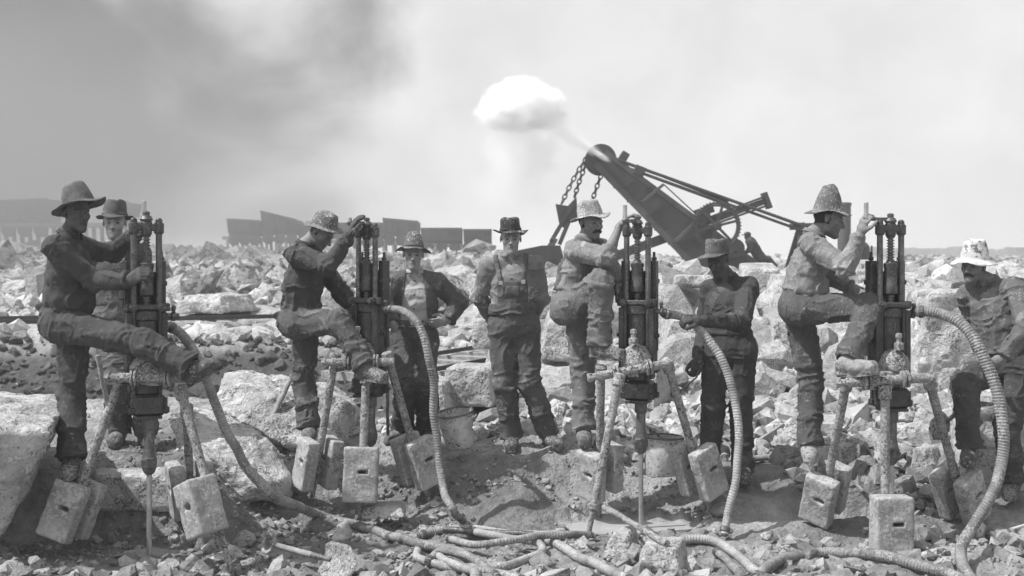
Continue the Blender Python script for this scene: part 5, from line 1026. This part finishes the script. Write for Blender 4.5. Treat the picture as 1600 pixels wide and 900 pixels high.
# pails
def pail(c, R_t, R_b, h, tilt, label):
    up = unit(tilt); n = 40; th = np.arange(n) * 2 * np.pi / n; l = unit(np.cross(up, [0, 1, 0.])); f = np.cross(l, up); root = empty('bucket', c, label, 'bucket', 'pails of water between the drills')
    k = M(); prof = [(R_b * .3, .012), (R_b * .97, .012), (R_t * .97, h * .995), (R_t, h), (R_t * .99, h * .94), (R_b * .5 + R_t * .5, h * .55), (R_b, .01), (R_b * .96, 0), (R_b * .3, 0)]
    V = np.vstack([c + up * z + np.outer(np.cos(th) * r, l) + np.outer(np.sin(th) * r, f) for r, z in prof]); V += (noise(V * 14)[:, None] - .5) * .012
    k.add(V, [(i * n + j, i * n + (j + 1) % n, (i + 1) * n + (j + 1) % n, (i + 1) * n + j) for i in range(8) for j in range(n)] + [tuple(range(n)), tuple(8 * n + j for j in range(n))[::-1]]); k.build('pail_body', MT['bucket'], root, True)
    k = M(); t2 = np.linspace(0, 2 * np.pi, 41); k.ringtube([c + up * h + l * math.cos(a) * R_t + f * math.sin(a) * R_t for a in t2], .0065, 8, False); k.build('rim', MT['iron_worn'], root, True)
    k = M(); t3 = np.linspace(0, np.pi, 24); k.ringtube([c + up * (h * .95) + l * math.cos(a) * R_t * 1.02 - f * -1 * math.sin(a) * R_t * 1.0 * -1 + up * math.sin(a) * .02 for a in t3], .0042, 6); k.build('handle', MT['iron_worn'], root, True)
    k = M(); V = np.vstack([[c + up * h * .62], c + up * h * .62 + np.outer(np.cos(th) * R_t * .92, l) + np.outer(np.sin(th) * R_t * .92, f)]); k.add(V, [(0, j + 1, (j + 1) % n + 1) for j in range(n)]); k.build('water', MT['iron'], root)
    for s in (-1, 1): k = M(); k.box(c + up * h * .92 + l * s * (R_t + .004), (.03, .01, .04), np.array([f, l, up])); k.build('ear', MT['iron_worn'], root)
    return root
pail(P(718, 697, 9.15), .135, .105, .26, (-.14, -.16, 1), 'spattered metal pail tilted on the soil right of the hands-on-hips man')
pail(P(1036, 741, 8.85), .135, .128, .27, (.02, -.02, 1), 'lime-streaked metal pail standing behind the third drill')
# shovels
def shovel(blade, yax, handle, label, dgrip=False, bw=.2, bl=.27):
    b = np.asarray(blade); h_ = np.asarray(handle); d = unit(b - h_); w = unit(np.asarray(yax) - d * np.dot(yax, d)); nrm = np.cross(d, w); root = empty('shovel', b, label, 'shovel')
    V = []; n = 13; rows = 9
    for i in range(rows):
        t = i / (rows - 1); ww = bw / 2 * (1 - .0 * t) * (1 - .45 * max(0, t - .7) / .3 * (t > .7)); 
        if i == 0: ww *= .75
        for j in range(n): s = (j / (n - 1) - .5) * 2; V.append(b - d * bl * .5 + d * bl * (t - .06 * s * s * (t > .8)) + w * s * ww + nrm * (.022 * s * s - .02 * t * (1 - t)))
    o = mesh_np('blade', np.array(V), [(i * n + j, i * n + j + 1, (i + 1) * n + j + 1, (i + 1) * n + j) for i in range(rows - 1) for j in range(n - 1)], MT['crust'], root); q = o.modifiers.new('s', 'SOLIDIFY'); q.thickness = .004
    k = M(); k.cyl(b - d * bl * .5 - d * .12, b - d * bl * .30, .020, .012); k.build('socket', MT['iron_worn'], root, True); k = M(); k.cyl(h_, b - d * (bl * .5 + .08), .0165, .0185); k.build('handle', MT['wood'], root, True)
    if dgrip:
        k = M(); t = np.linspace(0, 2 * np.pi, 25); k.ringtube([h_ - d * (.055 - .055 * math.cos(a)) + w * math.sin(a) * .058 for a in t], .013, 8, False); k.build('grip', MT['wood'], root, True)
    return root
shovel(Gd(532, 880, .10), (.05, .45, .9), Gd(428, 852, .10), 'lime-crusted shovel lying in the foreground, D-shaped grip to the left', True, .21, .30)
shovel(P(1470, 668, 8.6), (.3, .2, 1), P(1500, 640, 8.7), 'dark shovel blade sticking out behind the right drill\'s right leg', False, .17, .20)
# ladle held by the man in the pullover
root = empty('ladle', P(1084, 592, 8.93), 'long-handled iron ladle in the hanging hand of the man in the pullover', 'ladle')
k = M(); k.ringtube([P(1094, 575, 8.95), P(1088, 590, 8.93), P(1072, 604, 8.90), P(1060, 612, 8.88)], .007, 8); k.build('handle', MT['iron_worn'], root, True)
k = M(); k.lathe(P(1056, 614, 8.88), unit([-.5, -.6, .35]), [(.01, -.035), (.03, -.03), (.043, 0), (.045, .004), (.038, .0), (.02, -.022)], 16); k.build('bowl', MT['iron'], root, True)
# railway track on the far ledge
rail_root = empty('railway_track', (P(350, 520, 20.6)[0], 20.6, .7), 'low railway track crossing the far ledge on the left', 'railway track')
A0, B0 = np.array([-13., 19.2]), np.array([-1.2, 23.5]); nn = unit(np.array([-(B0 - A0)[1], (B0 - A0)[0]])); tl = np.linalg.norm(B0 - A0); tz = lambda p: .74
for s in (-.72, .72):
    a = A0 + nn * s; b = B0 + nn * s; k = M(); a3 = np.array([*a, .76]); b3 = np.array([*b, .84]); k.beam(a3 + Z_ * .05, b3 + Z_ * .05, .035, .04, np.array([*nn, 0])); k.beam(a3 + Z_ * .02, b3 + Z_ * .02, .02, .05, np.array([*nn, 0])); k.build('rail', MT['shovel_iron'], rail_root)
for i in range(22):
    c = A0 + (B0 - A0) * (i + .5) / 22; k = M(); k.beam(np.array([*(c - nn * 1.2), .68 + .06 * i / 22]), np.array([*(c + nn * 1.2), .68 + .06 * i / 22]), .2, .14, (1, 0, 0)); k.build('sleeper', MT['wood'], rail_root)
rail_root2 = empty('railway_track', P(715, 550, 15.5), 'short piece of track behind the shoulder gap of the man in overalls', 'railway track')
A0, B0 = np.array([-1.6, 13.6]), np.array([.6, 17.2]); nn = unit(np.array([-(B0 - A0)[1], (B0 - A0)[0]]))
for s in (-.5, .5):
    k = M(); a = A0 + nn * s; b = B0 + nn * s; k.beam(np.array([*a, .60]), np.array([*b, .72]), .035, .05, np.array([*nn, 0])); k.build('rail', MT['shovel_iron'], rail_root2)
for i in range(8):
    c = A0 + (B0 - A0) * (i + .5) / 8; k = M(); k.beam(np.array([*(c - nn * .8), .52 + .012 * i]), np.array([*(c + nn * .8), .52 + .012 * i]), .18, .1, (0, 1, 0)); k.build('sleeper', MT['wood'], rail_root2)

# ================================================================ STEAM SHOVEL
SY = 34.; IR = MT['shovel_iron']; sh = empty('steam_shovel', P(1180, 430, SY), 'steam shovel raising its boom above the rubble, dipper hung on chains', 'steam shovel')
for dy in (-.42, .42):
    Yb = SY + dy; k = M(); lo0, lo1 = P(930, 256, Yb), P(1120, 452, Yb); up0, up1 = P(946, 238, Yb), P(1206, 430, Yb)
    k.beam(lo0, lo1, .10, .16); k.beam(up0, up1, .10, .14); k.build('boom_chord', MT['shovel_chord'], sh)
    k = M(); off = .03 * (1 if dy > 0 else -1); V = [lo0, lo1, up1, up0]; n_ = np.array([0, .02, 0]); k.add([q - n_ for q in V] + [q + n_ for q in V], [(0, 1, 2, 3), (7, 6, 5, 4), (0, 4, 5, 1), (1, 5, 6, 2), (2, 6, 7, 3), (3, 7, 4, 0)]); k.build('boom_web', IR, sh)
    for t in np.linspace(.2, .85, 4):
        k = M(); a_ = lo0 + (lo1 - lo0) * t; b_ = up0 + (up1 - up0) * t; 
        if dy > 0: continue
        k.beam(a_ - Y_ * .05, b_ - Y_ * .05, .04, .04); k.build('stiffener', IR, sh)
k = M(); 
for t in np.linspace(.06, .97, 9): c = P(930, 256, SY) + (P(1120, 452, SY) - P(930, 256, SY)) * t; k.box(c, (.1, .9, .1))
k.build('cross_brace', IR, sh)
k = M(); pc = P(938, 250, SY); k.lathe(pc - Y_ * .36, Y_, [(.10, 0), (.40, .01), (.42, .05), (.34, .09), (.34, .16), (.42, .2), (.40, .24), (.1, .25)], 24); k.lathe(pc + Y_ * .08, Y_, [(.10, 0), (.40, .01), (.42, .05), (.34, .09), (.34, .16), (.42, .2), (.40, .24), (.1, .25)], 24); k.cyl(pc - Y_ * .6, pc + Y_ * .6, .08); k.build('sheave', IR, sh, True)
k = M(); k.box(P(974, 246, SY), (.22, .5, .28), np.array([unit([1, 0, -.6]), Y_, unit([.6, 0, 1])])); k.build('boom_cap', IR, sh)
def chain(a, b, sag, label):
    r_ = empty('hoist_chain', a); r_.parent = sh; r_.location = tuple(np.array(a) - np.array(sh.location)); L0 = np.linalg.norm(b - a); n = max(4, int(L0 / .135)); first = None
    for i in range(n):
        t = (i + .5) / n; c = a + (b - a) * t + np.array([-1, 0, -.3]) * sag * 4 * t * (1 - t); d = unit(b - a); sd_ = Y_ if i % 2 else unit(np.cross(d, Y_)); 
        if first is None:
            k = M(); q = np.linspace(0, 2 * np.pi, 15); off = origin_of(r_); k.ringtube([c + d * math.cos(x) * .088 + unit(np.cross(d, Y_)) * math.sin(x) * .052 for x in q], .021, 6, False); o = k.build('link', IR, r_, True); first = (o, c, d)
        else:
            o = first[0].copy(); COL.objects.link(o); o.parent = r_; rot = first[2]; Q = Matrix.Rotation(R_(72 if i % 2 else 0), 4, Vector(d)); c0 = Vector(first[1] - origin_of(r_)); o.matrix_local = Matrix.Translation(Vector(c - origin_of(r_))) @ Q @ Matrix.Translation(-c0)
chain(P(917, 246, SY - .4), P(878, 318, SY - .5), .05, ''); chain(P(918, 252, SY + .3), P(898, 308, SY), .03, ''); chain(P(940, 272, SY + .1), P(916, 345, SY + .3), .02, '')
# dipper and its bail
def prism(pts, y0, y1, m, name, par):
    k = M(); a = [P(x, y, SY) for x, y in pts]; n = len(a); A_ = [np.array([q[0], y0, q[2]]) for q in a]; B_ = [np.array([q[0], y1, q[2]]) for q in a]
    k.add(A_ + B_, [tuple(range(n)), tuple(range(n, 2 * n))[::-1]] + [(i, (i + 1) % n, n + (i + 1) % n, n + i) for i in range(n)]); return k.build(name, m, par)
dp = prism([(806, 392), (846, 384), (874, 384), (880, 408), (886, 442), (846, 460), (800, 468), (796, 420)], SY - .75, SY + .75, IR, 'dipper', sh)
for x in (802, 818, 834): prism([(x - 12, 468), (x, 466), (x - 14, 480), (x - 20, 478)], SY - .05 + (x - 818) / 16 * .5, SY + .1 + (x - 818) / 16 * .5, IR, 'tooth', dp)
bl = prism([(867, 320), (886, 323), (899, 309), (902, 340), (880, 357), (873, 352)], SY - .55, SY - .45, IR, 'bail_plate', sh)
for dy in (-.6, .6):
    for (a, b) in (((896, 318), (862, 376)), ((888, 348), (874, 382))): k = M(); k.beam(P(*a, SY + dy), P(*b, SY + dy), .08, .11); k.build('bail_arm', IR, sh)
k = M(); k.cyl(P(862, 376, SY - .7), P(862, 376, SY + .7), .06); k.build('bail_pin', IR, sh)
k = M(); k.beam(P(868, 372, SY - .65), P(846, 408, SY - .65), .06, .17); k.build('latch_bar', MT['car'] if False else MT['iron_worn'], sh)
k = M(); a, b = P(1196, 314, SY - .02), P(852, 440, SY - .02)
k.beam(a, b, .30, .16, bev=.05); k.beam(a + Z_ * .13, b + Z_ * .08, .36, .05); k.beam(a - Z_ * .14, b - Z_ * .09, .36, .05); d_ = unit(b - a); k.box(a - d_ * .03, (.12, .42, .46), np.array([d_, Y_, np.cross(d_, Y_)])); k.build('dipper_stick', IR, sh)
# shipper-shaft gear wheel on the boom
wc = P(1120, 353, SY - .72); k = M(); n = 36; th = np.arange(n + 1) * 2 * np.pi / n
for r0, w_ in ((.61, .035), (.55, .03)): k.ringtube([wc + X_ * math.cos(a) * r0 + Z_ * math.sin(a) * r0 for a in th], w_, 6, False)
k.lathe(wc - Y_ * .12, Y_, [(.08, 0), (.12, .01), (.12, .22), (.08, .23)], 14); wh = k.build('gear_wheel', IR, sh, True)
for i in range(6): a = i * math.pi / 3 + .25; k = M(); k.beam(wc, wc + X_ * math.cos(a) * .58 + Z_ * math.sin(a) * .58, .05, .07); k.build('spoke', IR, wh)
k = M()
for i in range(44): a = i * 2 * math.pi / 44; e = np.array([math.cos(a), 0, math.sin(a)]); k.box(wc + e * .645, (.04, .08, .03), np.array([e, Y_, np.cross(e, Y_)]))
o = k.build('gear_teeth', IR, wh); o['kind'] = 'stuff'
for r0, c in ((.2, P(1098, 338, SY - .6)), (.26, P(1148, 388, SY - .6))): k = M(); k.lathe(c - Y_ * .1, Y_, [(.06, 0), (r0, .01), (r0, .1), (.06, .12)], 18); k.build('pinion', IR, sh, True)
k = M(); k.box(P(1100, 330, SY - .5), (.5, .35, .22), np.array([unit([1, 0, .35]), Y_, unit([-.35, 0, 1])])); k.build('shipper_engine', IR, sh); k = M(); k.box(P(1140, 385, SY - .55), (.35, .35, .35)); k.build('bearing_block', IR, sh)
k = M(); k.beam(P(1003, 316, SY - .55), P(1037, 288, SY - .55), .08, .08); k.build('boom_bracket', MT['shovel_chord'], sh); k = M(); k.beam(P(1055, 377, SY - .6), P(1084, 350, SY - .6), .08, .09); k.build('boom_bracket', MT['shovel_chord'], sh)
for (a, b, r0) in (((1037, 288), (1090, 337), .018), ((968, 251), (1252, 352), .045), ((980, 262), (1252, 360), .040), ((990, 266), (1136, 320), .035), ((1000, 262), (1138, 316), .03)):
    k = M(); k.cyl(P(*a, SY - .45 if r0 != .040 else SY + .45), P(*b, SY - .3), r0, n=8); k.build('guy_rod', IR, sh, True)
k = M(); k.box(P(999, 267, SY - .45), (.3, .2, .26), np.array([unit([1, 0, -.4]), Y_, unit([.4, 0, 1])])); k.build('turnbuckle', IR, sh)
for a, b in (((1252, 350), (1236, 440)), ((1252, 350), (1284, 440))):
    for dy in (-.9, .9): k = M(); k.beam(P(*a, SY), P(*b, SY) + Y_ * dy, .14, .16); k.build('mast_leg', IR, sh)
k = M(); k.box(P(1252, 354, SY), (.55, .5, .18)); k.build('mast_cap', IR, sh)
k = M(); k.lathe(P(1319, 400, SY + 2), Z_, [(.15, -.3), (.19, 0), (.19, 1.45), (.21, 1.47), (.21, 1.55), (.16, 1.56)], 24); k.build('smokestack', material('grey_stack_iron', .10, .2, 1, .6, .1, 4), sh, True)
k = M(); k.lathe(P(1342, 425, SY + 2), Z_, [(.3, 0), (.3, .75), (.22, .85), (.1, .9)], 20); k.build('boiler', IR, sh, True); k = M(); k.cyl(P(1356, 420, SY + 2), P(1356, 388, SY + 2), .06); k.build('steam_pipe', IR, sh, True); k = M(); k.cyl(P(1362, 420, SY + 2), P(1362, 384, SY + 2), .03); k.build('steam_pipe', IR, sh, True)
k = M(); k.box(P(1270, 440, SY + 1) , (4.2, 2.6, .5)); k.box(P(1150, 432, SY), (2.2, 1.2, .3)); k.build('deck', IR, sh)
for x in (1215, 1255, 1300, 1345):
    k = M(); c = P(x, 458, SY); k.lathe(c - Y_ * .9, Y_, [(.1, 0), (.38, .02), (.38, .14), (.1, .16)], 18); k.build('wheel', IR, sh, True)
# the steam that blows off the boom point
def volume(name, c, R0, m):
    k = M(); k.sph(np.zeros(3), 1., 24); o = k.build(name, m, None, True); o.location = tuple(c); o.scale = tuple(R0); return o
def vmat(name, dens, scale, thr, col=1., dist=0., soft=.15, aniso=0., edge=1.0, det=5):
    m = bpy.data.materials.new(name); m.use_nodes = True; t = m.node_tree; t.nodes.clear(); n = t.nodes.new; l = t.links.new
    co = n('ShaderNodeTexCoord'); nz = n('ShaderNodeTexNoise'); nz.inputs['Scale'].default_value = scale; nz.inputs['Detail'].default_value = det; nz.inputs['Distortion'].default_value = dist; l(co.outputs['Object'], nz.inputs[0])
    ln = n('ShaderNodeVectorMath'); ln.operation = 'LENGTH'; l(co.outputs['Object'], ln.inputs[0])
    a = n('ShaderNodeMath'); a.operation = 'MULTIPLY_ADD'; l(nz.outputs[0], a.inputs[0]); a.inputs[1].default_value = -edge; l(ln.outputs['Value'], a.inputs[2])
    r = n('ShaderNodeMapRange'); r.interpolation_type = 'SMOOTHSTEP'; l(a.outputs[0], r.inputs[0]); r.inputs[1].default_value = thr; r.inputs[2].default_value = thr - soft; r.inputs[3].default_value = 0; r.inputs[4].default_value = dens
    v = n('ShaderNodeVolumePrincipled'); v.inputs['Color'].default_value = (col, col, col, 1); v.inputs['Anisotropy'].default_value = aniso; l(r.outputs[0], v.inputs['Density'])
    o = n('ShaderNodeOutputMaterial'); l(v.outputs[0], o.inputs['Volume']); return m
st = empty('steam_cloud', P(815, 168, SY), 'bright white puff of steam drifting left of the shovel boom', 'steam')
for (x, y, rx, rz, ry, d, so_) in ((818, 164, 58, 40, 1.0, 4.5, .34), (785, 178, 40, 25, .6, 4, .36), (852, 182, 36, 22, .5, 1.6, .4), (812, 240, 58, 52, 1.2, .8, .6), (790, 300, 60, 40, 1.2, .35, .6)):
    v = volume('steam_puff', P(x, y, SY), (rx * SY / F * 1.22, ry, rz * SY / F * 1.18), vmat('steam_puff', d, 2.4, .46, 1.0, .6, so_, 0, 1.05, 7)); v.location = Vector(v.location) - Vector(st.location); v.parent = st; v['kind'] = 'stuff'
jt = empty('steam_jet', P(945, 247, SY - .6), 'thin jet of steam blowing from the boom point up to the left', 'steam')
ja, jb = P(952, 252, SY - .65), P(872, 198, SY - .4); dj = unit(jb - ja)
for (t, ln_, w_, d) in ((.16, .42, .12, 18), (.42, .60, .22, 6), (.75, .80, .40, 2.2), (1.1, .9, .50, 1.2)):
    v = volume('steam_plume', ja + (jb - ja) * t, (ln_, w_, w_), vmat('steam_plume', d, 2.2, .62, 1.0, .5, .7, 0, .55, 5)); v.rotation_euler = Vector(dj).to_track_quat('X', 'Z').to_euler(); v.location = Vector(v.location) - Vector(jt.location); v.parent = jt; v['kind'] = 'stuff'

# ================================================================ DUMP CARS ON THE EMBANKMENT
CY = 78.; CM = MT['car']
def dumpcar(x0, x1, yt, yb, label, slope=0, Yc=CY, ribs=7, legs=3, cat='dump car'):
    a, b = P(x0, yb, Yc), P(x1, yb, Yc); ht = (yb - yt) * Yc / F; root = empty('dump_car', ((a[0] + b[0]) / 2, Yc, a[2] - .6), label, cat, 'dump cars on the embankment')
    w = b[0] - a[0]; k = M(); t0 = np.array([0, 0, slope]); V = []
    for yy, wz in ((-1.2, 1), (1.2, 1)):
        V += [np.array([a[0], Yc + yy * .7, a[2]]), np.array([b[0], Yc + yy * .7, a[2]]), np.array([b[0], Yc + yy, a[2] + ht - slope]), np.array([a[0], Yc + yy, a[2] + ht + slope])]
    k.add(V, [(0, 1, 2, 3), (7, 6, 5, 4), (0, 4, 5, 1), (1, 5, 6, 2), (2, 6, 7, 3), (3, 7, 4, 0)]); k.build('car_box', CM, root)
    for i in range(ribs):
        t = (i + .1) / (ribs - .8); x = a[0] + w * min(t, 1); k = M(); k.beam(np.array([x, Yc - .86, a[2]]), np.array([x, Yc - 1.24, a[2] + ht + slope * (1 - 2 * min(t, 1))]), .12, .12, (0, 1, 0)); k.build('rib', CM, root)
    k = M(); k.beam(V[3] + [-.05, 0, 0], V[2] + [.05, 0, 0], .16, .12); k.build('top_rail', CM, root)
    k = M(); k.box(np.array([(a[0] + b[0]) / 2, Yc, a[2] - .12]), (w * 1.02, 1.4, .2)); k.build('underframe', CM, root)
    for i in range(legs):
        x = a[0] + w * (i + .5) / legs; k = M(); k.lathe(np.array([x, Yc - .8, a[2] - .45]), Y_, [(.1, 0), (.36, .02), (.36, .1), (.1, .12)], 14); k.build('wheel', CM, root, True)
    return root
dumpcar(362, 411, 345, 364, 'leftmost dump car of the row, low and pale in the smoke', .05, ribs=6); dumpcar(414, 468, 338, 362, 'second dump car with its box tipped down to the right', .28)
dumpcar(470, 548, 350, 368, 'dump car mostly hidden by the bowed man and the second drill', 0); dumpcar(550, 602, 350, 368, 'dump car just right of the second drill\'s crank', 0)
dumpcar(602, 655, 345, 364, 'tall dark dump car above the drooping hat', .1); dumpcar(660, 722, 358, 376, 'low dump car right of the tall dark one', 0, ribs=6); dumpcar(726, 768, 360, 377, 'last dump car of the row, left of the derby hat', 0)
tr = empty('trestle', P(560, 392, CY), 'light timber trestle carrying the row of dump cars', 'trestle')
k = M(); a, b = P(352, 372, CY + .1), P(775, 386, CY + .1); k.beam(a, b, 1.6, .22, (0, 1, 0)); k.build('deck', MT['wood'], tr)
for i in range(28):
    t = (i + .5) / 28; c = a + (b - a) * t; k = M(); z0 = gz(c[0], c[1]) - .5; z0 = min(z0, c[2] - 1)
    for dy in (-.7, .7): k = M(); k.beam(c + Y_ * dy, np.array([c[0] + .05, c[1] + dy * 1.2, z0]), .16, .16); k.build('post', MT['wood'], tr)
pk = dumpcar(-40, 86, 316, 345, 'long dark car body on the hazy embankment behind the leftmost man', -.1, 60., 9, 5, 'car'); dumpcar(188, 211, 318, 332, 'small hopper on stilts in the haze behind the hats at the left', 0, 60., 3, 1, 'car')
tr = empty('trestle', P(40, 372, 60), 'timber trestle under the long dark car at the left edge', 'trestle'); k = M(); a, b = P(-60, 352, 60.), P(215, 352, 60.); k.beam(a, b, 1.6, .2); k.build('deck', MT['wood'], tr)
for i in range(22):
    c = a + (b - a) * (i + .5) / 22; k = M(); k.beam(c, np.array([c[0] + .1, c[1], min(gz(c[0], c[1]) - .5, c[2] - .6)]), .16, .16); k.build('post', MT['wood'], tr)
# the far plain on the right: low trees and a mill
r_ = np.random.RandomState(3); FT = material('far_trees', .05, .3, .05, .95, 0, 1); V = []; Fc = []; n = 0
for i in range(900):
    u = 1330 + 330 * r_.rand(); Yt = 330 + 60 * r_.rand(); s = .8 + 2.2 * r_.rand() ** 2; x = (u - 800) * Yt / F; V0, F0 = PROTO_F[i % 16]; V.append(V0 * [s * 1.3, s, s * 1.1] + [x, Yt, gz(x, Yt) + s * .45]); Fc.append(F0 + n); n += len(V0)
o = mesh_np('treeline', np.vstack(V), np.vstack(Fc), FT, None, True, 3); tag(o, 'low dark line of trees on the far plain at the right', 'trees', kind='stuff')
ml = empty('mill_building', P(1590, 412, 300), 'small hazy block of a building on the horizon at the right edge', 'building'); k = M(); c = P(1590, 404, 300); k.box(c, (3.2, 6, 4.6)); k.build('wall', FT, ml); k = M(); k.box(c + Z_ * 2.5, (3.5, 6.4, .4)); k.build('roof', FT, ml)
for i in range(2):
    for j in range(2): k = M(); k.box(c + np.array([-.7 + 1.4 * i, -3.02, -.8 + 1.5 * j]), (.5, .1, .8)); k.build('window', IR, ml)

# the man sitting on the boom foot of the shovel, far off
FY = SY - .3; root = empty('person', P(1185, 412, FY), 'distant man in a cap sitting on the foot of the shovel boom', 'person'); CL = material('faded_dark_clothes', .05, .3, 3, .9, .2, 20)
v = Vol(P(1155, 425, FY) - [.2, .5, .2], P(1212, 360, FY) + [.2, .5, .2], .022)
hp = P(1188, 404, FY); nk = P(1173, 378, FY); v.cap(hp, nk, .15, .14, k=.05, wr=.02, w=Y_, st=1.3); v.cap(nk, P(1169, 372, FY), .06, k=.03); v.ell(P(1168, 370, FY), (.085, .08, .11), k=.03)
for dy in (-.17, .17): v.cap(nk + [.03, dy, -.05], P(1170, 392, FY) + Y_ * dy * 1.2, .065, .05, k=.03); v.cap(P(1170, 392, FY) + Y_ * dy * 1.2, P(1160, 396, FY) + Y_ * dy * .6, .05, .04, k=.02); v.cap(hp + Y_ * dy * .6, P(1199, 404, FY) + Y_ * dy, .09, .075, k=.04); v.cap(P(1199, 404, FY) + Y_ * dy, P(1210, 415, FY) + Y_ * dy, .07, .055, k=.03)
b_ = v.build('body', CL, root)
k = M(); k.sph(P(1168, 366, FY), .095, 14, (1.05, 1, .75)); k.sph(P(1163, 367, FY), .07, 10, (1.3, 1, .2)); k.build('cap', IR, root, True)

# ================================================================ AIR
hz = M(); hz.box((0, 200, 0), (2600, 560, 10)); V = [(-900, -60, -3), (900, -60, -3), (900, 640, -3), (-900, 640, -3), (-900, -60, 9.5), (900, -60, 9.5), (900, 640, 9.5), (-900, 640, 9.5)]
o = mesh_np('haze', np.array(V, float), [(0, 3, 2, 1), (4, 5, 6, 7), (0, 1, 5, 4), (1, 2, 6, 5), (2, 3, 7, 6), (3, 0, 4, 7)], None, None, False); o['kind'] = 'stuff'
mh = bpy.data.materials.new('air_haze'); mh.use_nodes = True; t = mh.node_tree; t.nodes.clear(); v = t.nodes.new('ShaderNodeVolumePrincipled'); v.inputs['Color'].default_value = (.95, .95, .95, 1); v.inputs['Density'].default_value = .0022; v.inputs['Anisotropy'].default_value = .2
oo = t.nodes.new('ShaderNodeOutputMaterial'); t.links.new(v.outputs[0], oo.inputs['Volume']); o.data.materials.append(mh); o.display_type = 'WIRE'

# smoke lying over the left of the quarry
sm = vmat('quarry_smoke', .075, 1.5, .72, .42, .3, .8, 0, .7, 3); v = volume('smoke', P(-190, 330, 44), (21, 15, 7.5), sm); tag(v, kind='stuff')

sm = vmat('drifting_smoke', .010, 1.6, .74, .6, .3, .8, 0, .7, 3); v = volume('smoke', P(1600, 330, 75), (16, 12, 8), sm); tag(v, kind='stuff')
